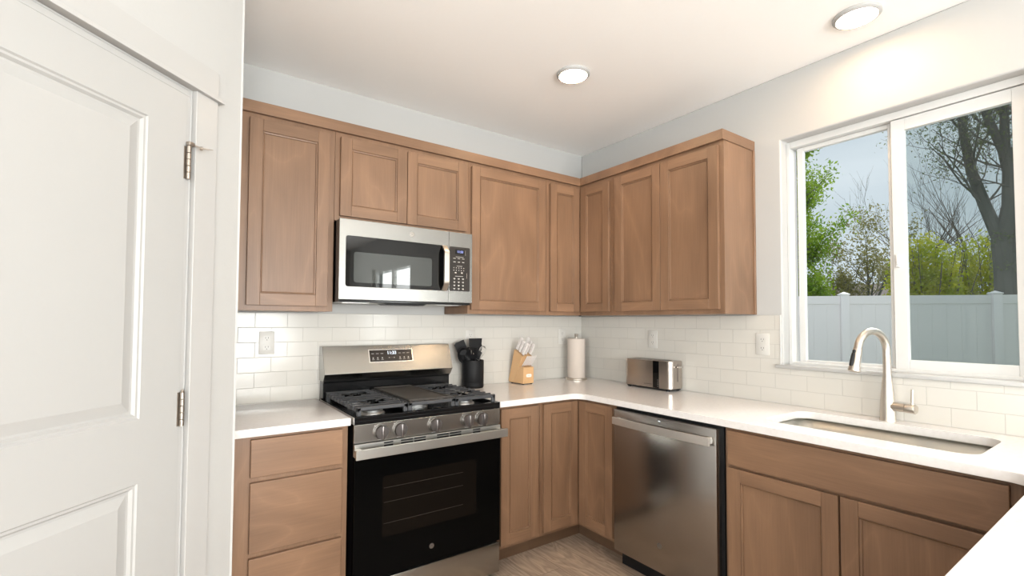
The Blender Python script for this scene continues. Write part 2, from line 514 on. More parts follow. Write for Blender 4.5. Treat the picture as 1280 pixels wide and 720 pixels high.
# backsplash tile belongs to the walls it is set on
q = MB(); q.box(-2.475, 0, -0.0065, 0.0, 0.60, 1.3845); q.build('tile_backsplash', TILE_X, wall_back)
q = MB()
q.box(-0.0065, 0.0, -1.515, -0.0065, 0.85, 1.3845)
q.box(-0.0065, 0.0, -2.484, -1.515, 0.85, 1.104)
q.box(-0.0065, 0.0, -3.25, -2.484, 0.85, 1.3845)
q.build('tile_backsplash', TILE_Y, wall_right)
q = MB(); q.box(-0.0085, 0.0, -1.519, -1.5152, 1.123, 1.3865); q.box(-0.0085, 0, -2.484, -2.4802, 1.123, 1.3865)
q.build('tile_edge_strip', VINYL, wall_right)
# pantry: diagonal wall, its short return and the wall beside it
K = Vector((-2.4775, -0.8732, 0))            # outer corner where the diagonal wall ends
D45 = Vector((-1, -1, 0)).normalized()      # along the wall, toward the camera's left
N45 = Vector((1, -1, 0)).normalized()       # out of the wall, into the kitchen
S0 = 0.2225                                 # distance from K to the door's hinge edge
DOORW, DOORH = 0.762, 2.032
def diag(s_, d, z):                         # s along the wall from K, d out of the face
    p = K + D45*s_ + N45*d
    return (p.x, p.y, z)
Mdiag = Matrix(((D45.x, N45.x, 0, K.x), (D45.y, N45.y, 0, K.y), (0, 0, 1, 0), (0, 0, 0, 1)))
WALLOFF = -0.018                            # drywall face behind the casing face
Ltot = 1.22
q = MB(); q.M = Mdiag
o_s0, o_s1, o_z = S0-0.022, S0+DOORW+0.022, DOORH+0.022
t0, t1 = WALLOFF-0.11, WALLOFF
q2 = wall_grid('X', 0.0-0.018, Ltot, t0, t1, [(o_s0, o_s1, -1, o_z)])
q.join(q2.bm)
wall_diag = q.build('wall_diagonal', WALL, kind='structure', bevel=0.008, seg=3)
q = MB(); q.box(-2.585, -2.4755, -0.852, 0.0, 0, H); q.build('wall_pantry_return', WALL, kind='structure')
pe = diag(Ltot, WALLOFF, 0)
q = MB(); q.box(RX0, pe[0]+0.04, pe[1], pe[1]+0.11, 0, H); q.build('wall_pantry_side', WALL, kind='structure')
# jamb + casing
trim = MB(); trim.M = Mdiag
cas_w = 0.085
for side in (0, 1):
    a, b = (S0-0.022, S0-0.002) if side == 0 else (S0+DOORW+0.002, S0+DOORW+0.022)
    trim.box(a, b, t0, WALLOFF+0.002, 0, DOORH+0.004)
trim.box(S0-0.022, S0+DOORW+0.022, t0, WALLOFF+0.002, DOORH+0.004, DOORH+0.022)
jamb = trim.build('trim_1', TRIMP, kind='structure', bevel=0.002)
c = MB(); c.M = Mdiag
hc = MB(); hc.M = Mdiag
c.box(S0-0.028-cas_w, S0-0.028, WALLOFF, 0.0, 0, DOORH+0.028)
c.build('side_casing', TRIMP, jamb, bevel=0.002)
c = MB(); c.M = Mdiag
c.box(S0+DOORW+0.028, S0+DOORW+0.028+cas_w, WALLOFF, 0.0, 0, DOORH+0.028)
c.build('side_casing', TRIMP, jamb, bevel=0.002)
c = MB(); c.M = Mdiag
c.prism([(S0-0.130, WALLOFF), (S0-0.130, 0.012), (S0+DOORW+0.13, 0.012), (S0+DOORW+0.13, WALLOFF)], 'Z', DOORH+0.028, DOORH+0.040)
c.box(S0-0.028-cas_w, S0+DOORW+0.028+cas_w, WALLOFF, 0.002, DOORH+0.040, DOORH+0.125)
c.build('head_casing', TRIMP, jamb, bevel=0.0015)
# door slab with two recessed panels
q = MB(); q.M = Mdiag
DF, DB = -0.006, -0.041                     # face a touch behind the casing
def door_slab():
    st, tr_, lk0, lk1, br_ = 0.128, DOORH-0.118, 0.895, 1.07, 0.24
    s0, s1 = S0, S0+DOORW
    x0, x1 = s0+st, s1-st
    q.box(s0, x0, DB, DF, 0.008, DOORH-0.002)
    q.box(x1, s1, DB, DF, 0.008, DOORH-0.002)
    q.box(x0, x1, DB, DF, tr_, DOORH-0.002)
    q.box(x0, x1, DB, DF, lk0, lk1)
    q.box(x0, x1, DB, DF, 0.008, br_)
    for z0, z1 in ((br_, lk0), (lk1, tr_)):
        rings = [(0.0, DF), (0.004, DF-0.004), (0.010, DF-0.004), (0.016, DF-0.011), (0.022, DF-0.011), (0.050, DF-0.003)]
        prev = None
        for ins, d in rings:
            r = [(x0+ins, d, z0+ins), (x1-ins, d, z0+ins), (x1-ins, d, z1-ins), (x0+ins, d, z1-ins)]
            if prev:
                for k in range(4):
                    q._new([prev[k], prev[(k+1) % 4], r[(k+1) % 4], r[k]], [(0, 1, 2, 3)])
            prev = r
        q._new(prev, [(0, 1, 2, 3)])
door_slab()
door1 = q.build('door_1', DOORP, kind='structure', sharp=6, recalc=True)
for k, zc in enumerate((1.823, 1.075, 0.25)):
    q = MB(); q.M = Mdiag
    hs = S0 - 0.001
    for a, b in ((-0.05, -0.031), (-0.029, -0.011), (-0.009, 0.009), (0.011, 0.029), (0.031, 0.05)):
        q.lathe([(0, a), (0.0062, a), (0.0062, b), (0, b)], (hs, 0.002, zc), (0, 0, 1), 14)
    q.lathe([(0, 0.05), (0.004, 0.05), (0.0055, 0.053), (0.003, 0.058), (0, 0.058)], (hs, 0.002, zc), (0, 0, 1), 12)
    q.box(hs, hs+0.010, DF-0.001, DF+0.0012, zc-0.05, zc+0.05)
    q.box(hs-0.006, hs-0.001, DF-0.003, DF-0.0005, zc-0.05, zc+0.05)
    hg = q.build('hinge', HINGE_M, door1)
    if k == 0:
        q = MB(); q.M = Mdiag
        q.rbox(hs-0.012, hs+0.008, -0.002, 0.012, zc+0.052, zc+0.064, 0.002)
        q.tube([(hs-0.006, 0.008, zc+0.058), (hs-0.030, 0.018, zc+0.055), (hs-0.046, 0.030, zc+0.054)], 0.0022, 8)
        q.lathe([(0, 0), (0.006, 0), (0.006, 0.008), (0, 0.008)], (hs-0.030, 0.012, zc+0.055), (-0.6, 0.7, 0), 10)
        q.tube([(hs-0.034, 0.022, zc+0.054), (hs-0.056, 0.036, zc+0.057)], [0.003, 0.001], 6)
        q.build('hinge_pin_stop', HINGE_M, hg)

# kitchen window ------------------------------------------------------------
win = thing('window_1', (0.09, -2.0, 1.12), kind='structure')
y0, y1, z0, z1 = WO
def framebox(q, ya, yb, za, zb, xa, xb, wy, wz0, wz1=None):
    wz1 = wz0 if wz1 is None else wz1
    q.box(xa, xb, ya, ya+wy, za, zb); q.box(xa, xb, yb-wy, yb, za, zb)
    q.box(xa, xb, ya+wy, yb-wy, za, za+wz0); q.box(xa, xb, ya+wy, yb-wy, zb-wz1, zb)
q = MB(); framebox(q, y0, y1, z0, z1, 0.062, 0.14, 0.018, 0.030, 0.035)
q.build('window_frame', VINYL, win, bevel=0.003)
q = MB()
framebox(q, -1.995, -1.567, 1.127, 2.288, 0.098, 0.125, 0.030, 0.022, 0.022)
q.build('fixed_sash', VINYL, win, bevel=0.002)
q = MB()
framebox(q, -2.425, -1.985, 1.128, 2.286, 0.070, 0.097, 0.050, 0.051, 0.055)
q.build('sliding_sash', VINYL, win, bevel=0.002)
q = MB(); q.box(0.109, 0.113, -1.968, -1.592, 1.148, 2.267); q.build('glass_pane', GLASS, win)
q = MB(); q.box(0.080, 0.084, -2.376, -2.034, 1.176, 2.233); q.build('glass_pane', GLASS, win)
q = MB(); q.box(0.1285, 0.129, -2.452, -1.995, 1.137, 2.288); q.build('insect_screen', SCREEN, win)
q = MB(); q.rbox(0.056, 0.071, -2.012, -1.996, 1.60, 1.66, 0.004); q.rbox(0.050, 0.060, -2.008, -2.000, 1.612, 1.648, 0.003)
q.build('sash_latch', VINYL, win)
q = MB(); q.rbox(-0.022, 0.064, -2.60, -1.494, 1.104, 1.123, 0.004); q.build('trim_2', TRIMP, kind='structure')
# windows behind the camera; the rear and west ones are added for fill light
for nm, ax, (a0, a1, b0, b1), t, sl in (('window_2', 'Y', W2, 0.09, 2), ('added_window_rear', 'X', (-4.3, -0.9, 0.1, 2.3), RY0-0.08, 3), ('added_window_west', 'Y', (-5.8, -3.4, 0.7, 2.2), RX0-0.08, 2)):
    e = thing(nm, ((a0+a1)/2 if ax == 'X' else t, t if ax == 'X' else (a0+a1)/2, b0), kind='structure')
    q = MB(); g = MB()
    def bb(qq, p, r_, z_a, z_b, th):
        if ax == 'X': qq.box(p, r_, t-th, t+th, z_a, z_b)
        else: qq.box(t-th, t+th, p, r_, z_a, z_b)
    bb(q, a0, a1, b0, b0+0.06, 0.03); bb(q, a0, a1, b1-0.06, b1, 0.03)
    for k in range(sl+1):
        p = a0 + (a1-a0-0.06)*k/sl
        bb(q, p, p+0.06, b0+0.06, b1-0.06, 0.03)
    for k in range(sl):
        p = a0 + (a1-a0-0.06)*k/sl
        bb(g, p+0.06, a0+(a1-a0-0.06)*(k+1)/sl, b0+0.06, b1-0.06, 0.003)
    q.build('window_frame', VINYL, e, bevel=0.003); g.build('glass_pane', GLASS, e)

# ------------------------------------------------------------------ cabinets
UB, FFD, DD_ = 1.3896, 0.305, 0.325          # uppers: bottom, face frame depth, door face depth
BFF, BD_ = 0.61, 0.63                        # bases
UZ1 = 2.330
def panel_door(name, F, u0, u1, z0, z1, d0, d1, parent, horiz, stile=0.056, label=None):
    """recessed-panel door; slots 0 upright wood, 1 across wood"""
    q = MB(); q.M = F
    a0, a1 = u0+stile, u1-stile
    c0, c1 = z0+stile, z1-stile
    q.box(u0, a0, d0, d1, z0, z1, 0); q.box(a1, u1, d0, d1, z0, z1, 0)
    q.box(a0, a1, d0, d1, z0, c0, 1); q.box(a0, a1, d0, d1, c1, z1, 1)
    g = 0.0002
    prev = None
    for ins, d in ((0, d1), (0.0012, d1-0.0052), (0.0040, d1-0.0056), (0.0052, d1-0.0035), (0.0085, d1-0.0045), (0.0095, d1-0.0105)):
        r = [(a0+ins, d, c0+ins), (a1-ins, d, c0+ins), (a1-ins, d, c1-ins), (a0+ins, d, c1-ins)]
        if prev:
            for k in range(4): q._new([prev[k], prev[(k+1) % 4], r[(k+1) % 4], r[k]], [(0, 1, 2, 3)], 0)
        prev = r
    q._new(prev, [(0, 1, 2, 3)], 0)
    q.box(a0+0.001, a1-0.001, d0+0.002, d1-0.012, c0+0.001, c1-0.001, 0)
    return q.build(name, [WZ, horiz], parent, bevel=0.0016, sharp=14, label=label)
def slab_front(name, F, u0, u1, z0, z1, d0, d1, parent, m):
    q = MB(); q.M = F; q.box(u0, u1, d0, d1, z0, z1)
    return q.build(name, m, parent, bevel=0.003)
def carcass(F, u0, u1, z0, z1, depth, parent, name='body', back=0.0):
    """box with a face frame edge at its front"""
    q = MB(); q.M = F; q.box(u0, u1, back, depth, z0, z1)
    return q.build(name, WZ, parent, bevel=0.001)
# uppers on the back wall
t = thing('wall_cabinet', (-2.24, -0.15, UB), 'tall single-door brown wooden wall cabinet next to the white diagonal wall', 'cabinet', 'upper wall cabinets')
q = MB(); q.box(-2.4745, -2.0085, -FFD, -0.008, UB, UZ1); q.build('body', WZ, t, bevel=0.001)
panel_door('door', BACK, -2.3954, -2.0383, 1.4141, 2.2831, FFD, DD_, t, WX)
t = thing('wall_cabinet', (-1.615, -0.15, 1.852), 'short two-door brown wooden wall cabinet above the microwave', 'cabinet', 'upper wall cabinets')
q = MB(); q.box(-2.0075, -1.2245, -FFD, -0.001, 1.853, UZ1); q.build('body', WZ, t, bevel=0.001)
panel_door('door', BACK, -1.9835, -1.6244, 1.8775, 2.2831, FFD, DD_, t, WX)
panel_door('door', BACK, -1.6209, -1.2466, 1.8775, 2.2831, FFD, DD_, t, WX)
t = thing('wall_cabinet', (-0.92, -0.15, UB), 'wide single-door brown wooden wall cabinet right of the microwave above the knife block', 'cabinet', 'upper wall cabinets')
q = MB(); q.box(-1.2235, -0.6160, -FFD, -0.008, UB, UZ1); q.build('body', WZ, t, bevel=0.001)
panel_door('door', BACK, -1.2079, -0.6398, 1.4141, 2.2831, FFD, DD_, t, WX)
t = thing('corner_wall_cabinet', (-0.3, -0.3, UB), 'brown wooden corner wall cabinet with two narrow doors meeting above the paper towels', 'cabinet', 'upper wall cabinets')
q = MB(); q.prism([(-0.615, -0.008), (-0.008, -0.008), (-0.008, -0.615), (-FFD, -0.615), (-FFD, -FFD), (-0.615, -FFD)], 'Z', UB, UZ1)
q.build('body', WZ, t, bevel=0.001)
panel_door('door', BACK, -0.5921, -0.3275, 1.4141, 2.2831, FFD, DD_, t, WX)
panel_door('door', RIGHT, 0.3275, 0.5933, 1.4141, 2.2831, FFD, DD_, t, WY)
q = MB(); q.rbox(-0.3245, -0.3105, -0.3245, -0.3105, UB-0.006, UB, 0.002); q.build('bumper', BLACK_P, t)
t = thing('wall_cabinet', (-0.15, -1.0, UB), 'two-door brown wooden wall cabinet beside the window with a pale glossy end panel', 'cabinet', 'upper wall cabinets')
q = MB(); q.box(-FFD, -0.008, -1.386, -0.616, UB, UZ1); q.build('body', WZ, t, bevel=0.001)
panel_door('door', RIGHT, 0.6464, 0.9960, 1.4141, 2.2831, FFD, DD_, t, WY)
panel_door('door', RIGHT, 0.9990, 1.3602, 1.4141, 2.2831, FFD, DD_, t, WY)
q = MB(); q.box(-0.020, -0.001, -1.392, -1.3861, UB, UZ1-0.02); q.build('scribe_strip', WZ, t, bevel=0.001)
# crown moulding along both runs
q = MB()
o_ = 0.3251
q.prism([(-2.4745, -o_), (-o_, -o_), (-o_, -1.3915), (-0.0005, -1.3915), (-0.0005, -1.3865), (-o_+0.0185, -1.3865), (-o_+0.0185, -o_+0.0185), (-2.4745, -o_+0.0185)], 'Z', 2.307, 2.3614)
q.build('crown_moulding', WX, loc=(-1.2, -0.31, 2.307), bevel=0.0015, label='flat brown wooden crown moulding running along the top of the upper cabinets', cat='moulding')

# bases
CT0, CT1 = 0.8813, 0.914
BZ0, BZ1 = 0.1120, CT0-0.0005
TOEM = wood('toe_kick_shade_wood', 'X', (0.15, 0.088, 0.053), (0.10, 0.058, 0.035))  # recess shade put into the colour, darker than the cabinet wood
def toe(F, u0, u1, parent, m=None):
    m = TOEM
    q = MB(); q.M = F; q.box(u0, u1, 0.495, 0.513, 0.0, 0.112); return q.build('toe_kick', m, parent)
t = thing('drawer_cabinet', (-2.24, -0.3, 0), 'brown wooden base cabinet with stacked drawers left of the range', 'cabinet', 'base cabinets')
q = MB(); q.box(-2.4745, -2.0125, -BFF, -0.008, BZ0, BZ1); q.build('body', WZ, t, bevel=0.001)
for a, b in ((0.716, 0.867), (0.4185, 0.6955), (0.137, 0.398)):
    slab_front('drawer', BACK, -2.3985, -2.0385, a, b, BFF, BD_, t, WX)
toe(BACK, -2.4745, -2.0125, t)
t = thing('base_cabinet', (-1.06, -0.3, 0), 'narrow single-door brown wooden base cabinet immediately right of the range', 'cabinet', 'base cabinets')
q = MB(); q.box(-1.2145, -0.9160, -BFF, -0.008, BZ0, BZ1); q.build('body', WZ, t, bevel=0.001)
panel_door('door', BACK, -1.1960, -0.9396, 0.1349, 0.8665, BFF, BD_, t, WX)
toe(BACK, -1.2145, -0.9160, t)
t = thing('corner_base_cabinet', (-0.4, -0.4, 0), 'brown wooden corner base cabinet with two narrow doors meeting beside the dishwasher', 'cabinet', 'base cabinets')
q = MB(); q.prism([(-0.915, -0.008), (-0.008, -0.008), (-0.008, -0.9200), (-BFF, -0.9200), (-BFF, -BFF), (-0.915, -BFF)], 'Z', BZ0, BZ1)
q.build('body', WZ, t, bevel=0.001)
panel_door('door', BACK, -0.8978, -0.6325, 0.1349, 0.8665, BFF, BD_, t, WX)
panel_door('door', RIGHT, 0.6325, 0.9005, 0.1349, 0.8665, BFF, BD_, t, WY)
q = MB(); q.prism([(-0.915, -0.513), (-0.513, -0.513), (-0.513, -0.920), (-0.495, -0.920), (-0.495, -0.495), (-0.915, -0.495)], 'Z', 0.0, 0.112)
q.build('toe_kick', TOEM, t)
t = thing('sink_cabinet', (-0.3, -2.0, 0), 'wide brown wooden base cabinet under the sink with a false front above two doors', 'cabinet', 'base cabinets')
q = MB()   # open-topped body so that the bowl can hang inside it
for b in ((-BFF, -0.008, -1.578, -1.560, BZ0, BZ1), (-BFF, -0.008, -2.508, -2.4700, BZ0, BZ1), (-BFF, -BFF+0.019, -2.4700, -1.578, BZ0, BZ1), (-0.026, -0.008, -2.4700, -1.578, BZ0, BZ1), (-BFF+0.019, -0.026, -2.4700, -1.578, BZ0, BZ0+0.018)):
    q.box(*b)
q.build('body', WZ, t, bevel=0.001)
slab_front('false_drawer_front', RIGHT, 1.5778, 2.4455, 0.7162, 0.8665, BFF, BD_, t, WY)
panel_door('door', RIGHT, 1.5778, 2.0040, 0.1349, 0.7045, BFF, BD_, t, WY)
panel_door('door', RIGHT, 2.0110, 2.4455, 0.1349, 0.7045, BFF, BD_, t, WY)
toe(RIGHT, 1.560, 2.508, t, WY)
t = thing('peninsula_cabinet', (-1.3, -2.9, 0), 'brown wooden base cabinet carrying the foreground end of the white countertop', 'cabinet', 'base cabinets')
q = MB(); q.box(-1.86, -0.62, -3.16, -2.55, BZ0, BZ1); q.box(-0.60, -0.008, -3.16, -2.515, BZ0, BZ1)
q.build('body', WZ, t, bevel=0.001)
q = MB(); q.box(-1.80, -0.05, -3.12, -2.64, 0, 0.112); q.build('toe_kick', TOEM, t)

# countertops
q = MB(); q.rbox(-2.4745, -2.0091, -0.6432, -0.0075, CT0, CT1, 0.0022, 2)
q.build('countertop', QUARTZ, loc=(-2.24, -0.32, CT0), label='short white quartz countertop left of the range', cat='countertop', group='white quartz countertops')
def arc(cx, cy, r, a0, a1, n=10):
    return [(cx + r*math.cos(math.radians(a0+(a1-a0)*k/n)), cy + r*math.sin(math.radians(a0+(a1-a0)*k/n))) for k in range(n+1)]
YP, XF, rI = -2.5115, -0.6432, 0.075
outer = [(-1.2130, -0.0075), (-0.0075, -0.0075), (-0.0075, -3.24), (-1.92, -3.24), (-1.92, YP)]
outer += arc(XF-rI, YP+rI, rI, -90, 0) + arc(XF-rI, XF-rI, rI, 0, 90)
outer += [(-1.2130, XF)]
HX0, HX1, HY0, HY1, rh = -0.507, -0.115, -2.357, -1.662, 0.062
hole = arc(HX1-rh, HY1-rh, rh, 0, 90, 6) + arc(HX0+rh, HY1-rh, rh, 90, 180, 6) + arc(HX0+rh, HY0+rh, rh, 180, 270, 6) + arc(HX1-rh, HY0+rh, rh, 270, 360, 6)
q = MB()
es = []
for loop in (outer, hole):
    vv = [q.bm.verts.new((x, y, CT1)) for x, y in loop]
    es += [q.bm.edges.new((vv[i], vv[(i+1) % len(vv)])) for i in range(len(vv))]
bmesh.ops.triangle_fill(q.bm, use_beauty=True, use_dissolve=False, edges=es)
top = list(q.bm.faces)
ret = bmesh.ops.extrude_face_region(q.bm, geom=top)
for v in [g for g in ret['geom'] if isinstance(g, bmesh.types.BMVert)]: v.co.z = CT0
q.build('countertop', QUARTZ, loc=(-0.9, -0.9, CT0), bevel=0.002, label='long white quartz countertop with the sink cut-out wrapping from the range past the window', cat='countertop', group='white quartz countertops')

# ------------------------------------------------------------------ sink and faucet
t = thing('sink', (-0.31, -2.01, CT0), 'stainless steel undermount sink bowl below the window', 'sink')
def rrect(x0, x1, y0_, y1_, r, n=6):
    return arc(x1-r, y1_-r, r, 0, 90, n) + arc(x0+r, y1_-r, r, 90, 180, n) + arc(x0+r, y0_+r, r, 180, 270, n) + arc(x1-r, y0_+r, r, 270, 360, n)
q = MB()
levels = [(0.020, CT0-0.0008, 0.07), (-0.002, CT0-0.0008, 0.062), (-0.004, CT0-0.004, 0.062), (0.004, CT0-0.16, 0.06), (0.012, CT0-0.185, 0.055), (0.035, CT0-0.200, 0.045), (0.14, CT0-0.206, 0.03)]
prev = None
for ins, z, r in levels:
    if z == levels[0][1] and ins == 0.020: x0_, x1_, ya_, yb_ = HX0-0.02, HX1+0.02, HY0-0.02, HY1+0.02
    else: x0_, x1_, ya_, yb_ = HX0+ins, HX1-ins, HY0+ins, HY1-ins
    ring = [(x, y, z) for x, y in rrect(x0_, x1_, ya_, yb_, r)]
    if prev:
        n = len(ring)
        q._new(prev+ring, [(i, (i+1) % n, n+(i+1) % n, n+i) for i in range(n)])
    prev = ring
q._new(prev, [tuple(range(len(prev)))])
b = q.build('bowl', STEEL_SINK, t, sharp=50)
md = b.modifiers.new('thickness', 'SOLIDIFY'); md.thickness = 0.0012; md.offset = 1
q = MB(); q.lathe([(0, 0.004), (0.02, 0.004), (0.040, 0.003), (0.045, 0.0), (0.045, -0.004), (0, -0.004)], (-0.31, -2.01, CT0-0.2035)); q.build('drain', CHROME, t)
FX, FY = -0.056, -1.990
t = thing('kitchen_faucet', (FX, FY, CT1), 'brushed nickel gooseneck pull-down faucet behind the sink', 'faucet')
q = MB()
q.lathe([(0, 0), (0.031, 0), (0.031, 0.004), (0.0285, 0.010), (0.027, 0.06), (0.0235, 0.11), (0.0185, 0.17), (0.0165, 0.20), (0, 0.20)], (FX, FY, CT1))
q.build('base', NICKEL, t, sharp=40)
th = math.radians(17); fd = Vector((-math.cos(th), math.sin(th), 0))
R_ = 0.088
ptsf = [Vector((FX, FY, CT1+0.19+0.004*k)) for k in range(3)]
zc = CT1+0.307
ptsf += [Vector((FX, FY, zc-0.06)), Vector((FX, FY, zc-0.02))]
for k in range(0, 21):
    a = PI*k/20*0.94
    ptsf.append(Vector((FX, FY, zc)) + fd*(R_ - R_*math.cos(a)) + Vector((0, 0, R_*math.sin(a))))
q = MB(); q.tube(ptsf, 0.0155, 20); q.build('spout', NICKEL, t, sharp=60)
pe_ = ptsf[-1]; dr_ = (ptsf[-1]-ptsf[-2]).normalized()
q = MB(); q.lathe([(0, 0), (0.0162, 0), (0.0170, 0.004), (0.0172, 0.03), (0.0195, 0.07), (0.0225, 0.098), (0.0222, 0.103), (0.018, 0.105), (0, 0.103)], pe_+dr_*0.001, dr_, 24)
sh = q.build('spray_head', NICKEL, t, sharp=40)
outw = (fd + Vector((0, 0, 0.0)))
side = fd - dr_*fd.dot(dr_); side.normalize()
q = MB()
cpt = pe_ + dr_*0.055 + side*0.0205
q.tube([cpt-dr_*0.028, cpt-dr_*0.012, cpt+dr_*0.012, cpt+dr_*0.030+side*0.002], [0.006, 0.0075, 0.0085, 0.007], 10)
q.ball(pe_+dr_*0.020+side*0.019, 0.007, 10)
q.build('spray_button', BLACK_P, sh)
q = MB(); hd = Vector((-0.22, -0.97, 0.0)).normalized(); hb = Vector((FX, FY, CT1+0.066))
q.lathe([(0, 0), (0.0185, 0.0), (0.0185, 0.064), (0, 0.064)], hb+hd*0.005, hd, 24)
q.lathe([(0.0, 0.066), (0.0192, 0.066), (0.0192, 0.098), (0.017, 0.101), (0, 0.101)], hb+hd*0.005, hd, 24)
hl = q.build('handle', NICKEL, t, sharp=40)
q = MB(); q.tube([hb+hd*0.092, hb+hd*0.092+Vector((0, 0, 0.022)), hb+hd*0.094+Vector((0, 0, 0.082))], [0.0065, 0.0062, 0.0058], 12); q.build('lever', NICKEL, hl)

# ------------------------------------------------------------------ range
RL, RR = -1.998, -1.2235
t = thing('gas_range', ((RL+RR)/2, -0.34, 0), 'freestanding stainless steel gas range with a black glass oven door', 'stove')
q = MB(); q.box(RL+0.003, RR-0.003, -0.640, -0.03, 0.02, 0.882); q.build('body', BLACK_E, t, bevel=0.002)
for x in (RL+0.05, RR-0.05):
    for y in (-0.08, -0.56):
        q = MB(); q.lathe([(0, 0), (0.018, 0), (0.018, 0.02), (0, 0.02)], (x, y, 0), n=16); q.build('levelling_foot', BLACK_P, t)
# cooktop with raised rim
q = MB()
q.box(RL, RR, -0.655, -0.052, 0.883, 0.898)
q.box(RL, RR, -0.655, -0.632, 0.898, 0.915); q.box(RL, RL+0.014, -0.632, -0.052, 0.898, 0.915); q.box(RR-0.014, RR, -0.632, -0.052, 0.898, 0.915)
ck = q.build('cooktop', BLACK_E, t, bevel=0.002)
q = MB(); q.box(RL-0.0016, RL, -0.654, -0.05, 0.884, 0.9155); q.build('side_trim', STEEL_Y, ck)
# control panel
q = MB(); q.prism([(-0.640, 0.800), (-0.655, 0.800), (-0.6555, 0.8815), (-0.640, 0.8825)], 'X', RL, RR)
cp = q.build('control_panel', STEEL, t, bevel=0.0015)
for kx in (-1.8765, -1.7850, -1.6070, -1.4240, -1.3385):
    q = MB(); ky = -0.6553; kz = 0.8405
    q.lathe([(0, 0), (0.0305, 0.0), (0.032, 0.003), (0.0315, 0.016), (0.0285, 0.021), (0, 0.021)], (kx, ky, kz), (0, -1, 0), 32, 0)
    kb = q.build('knob', KNOB_M, t, sharp=30)
    q = MB(); q.rbox(kx-0.0048, kx+0.0048, ky-0.036, ky-0.020, kz-0.033, kz+0.030, 0.003, 2); q.box(kx-0.0008, kx+0.0008, ky-0.0364, ky-0.036, kz+0.004, kz+0.022, 1)
    q.build('grip', [KNOB_M, CHROME], kb)
q = MB()
for kx in (-1.8765, -1.7850, -1.6070, -1.4240, -1.3385):
    q.box(kx-0.030, kx-0.027, -0.6565, -0.6555, 0.868, 0.872); q.box(kx-0.016, kx+0.016, -0.6565, -0.6555, 0.8045, 0.8060)
q.build('printed_marks', MARK, cp)
# oven door
q = MB(); q.box(RL+0.001, RR-0.001, -0.662, -0.6405, 0.194, 0.742); od = q.build('oven_door', OVEN_G, t, bevel=0.002)
q = MB()
q.prism([(-0.6405, 0.7425), (-0.662, 0.7425), (-0.662, 0.797), (-0.6405, 0.797)], 'X', RL+0.001, RR-0.001)
tr1 = q.build('door_top_trim', STEEL_H, od, bevel=0.001)
for xc, hw in ((-1.842, 0.0225), (-1.752, 0.031), (-1.687, 0.031), (-1.565, 0.033), (-1.495, 0.033), (-1.372, 0.0225)):
    for zv in (0.7735, 0.7860):
        q = MB(); q.rbox(xc-hw, xc+hw, -0.6628, -0.6618, zv, zv+0.0072, 0.0030, 3, edges='Y'); q.build('vent_slot', BLACK_P, tr1)
q = MB()
q.box(RL-0.008, RR+0.010, -0.716, -0.704, 0.743, 0.785)
q.box(RL-0.006, RL+0.026, -0.705, -0.663, 0.748, 0.779); q.box(RR-0.022, RR+0.008, -0.705, -0.663, 0.748, 0.779)
q.build('handle', STEEL_H, od, bevel=0.0015)
q = MB(); q.rbox(-1.868, -1.372, -0.6626, -0.6615, 0.366, 0.640, 0.012, 4, edges='Y'); ow = q.build('oven_window', OVENWIN, od)
q = MB()
for z in (0.585, 0.520, 0.425): q.box(-1.862, -1.45, -0.6629, -0.6624, z, z+0.0016)
q.build('rack_lines', mat('rack_seen_through_glass', (0.028, 0.023, 0.019), 0.4), ow)
def emblem(parent, M, r, m1, m2, ring=True):
    """round script monogram badge"""
    q = MB(); q.M = M
    q.lathe([(0, 0), (r, 0), (r, 0.0006), (r*0.90, 0.0009), (0, 0.0009)], (0, 0, 0), (0, 0, 1), 36)
    e = q.build('emblem', m1, parent)
    q = MB(); q.M = M
    q.lathe([(r*0.80, 0.0009), (r*0.86, 0.0011), (r*0.80, 0.0013), (r*0.76, 0.0011), (r*0.80, 0.0009)], (0, 0, 0), (0, 0, 1), 36)
    for k in range(4):
        a0 = k*PI/2+0.5
        q.tube([(r*0.70*math.cos(a0+0.12*j), r*0.70*math.sin(a0+0.12*j), 0.0011) for j in range(5)], 0.0003, 5)
    q.build('emblem_ring', m2, e)
    text('emblem_letters', 'GE', r*0.85, M @ Matrix.Translation((0, 0, 0.001)), m2, e, 0.0002)
    return e
emblem(od, face_matrix((-1.620, -0.6621, 0.2655), (1, 0, 0), (0, 0, 1)), 0.0125, mat('badge_grey', (0.32, 0.31, 0.30), 0.3, 1.0), mat('badge_dark', (0.05, 0.05, 0.05), 0.4))
q = MB(); q.rbox(RL+0.001, RR-0.001, -0.660, -0.6405, 0.030, 0.183, 0.004, 2); q.build('storage_drawer', STEEL, t)
# backguard
q = MB()
q.prism([(-0.010, 0.875), (-0.050, 0.875), (-0.050, 0.918), (-0.086, 0.924), (-0.086, 1.004), (-0.094, 1.010), (-0.094, 1.014), (-0.02, 1.014)], 'X', RL+0.004, RR-0.004)
bgd = q.build('backguard_base', BLACK_E, t, bevel=0.0015)
q = MB()
q.prism([(-0.010, 1.0145), (-0.096, 1.0145), (-0.128, 1.054), (-0.0715, 1.199), (-0.066, 1.202), (-0.010, 1.202)], 'X', RL+0.001, RR-0.001)
bk = q.build('backguard', STEEL, t, bevel=0.0015)
nrm = Vector((0, -(1.199-1.054), -( -0.0715+0.128))).normalized()
upv = Vector((0, -0.0715+0.128, 1.199-1.054)).normalized()
nf = Vector((1, 0, 0)).cross(upv)
cdp = Vector((-1.6135, -0.0995+0.0005, 1.1275)) 
cdp = Vector((-1.6135, -0.128, 1.054)) + upv*0.095
MD = face_matrix(cdp + nf*0.0004, (1, 0, 0), upv)
q = MB(); q.M = MD; q.box(-0.134, 0.134, -0.039, 0.039, -0.001, 0.0006); fr_ = q.build('display_bezel', CHROME, bk)
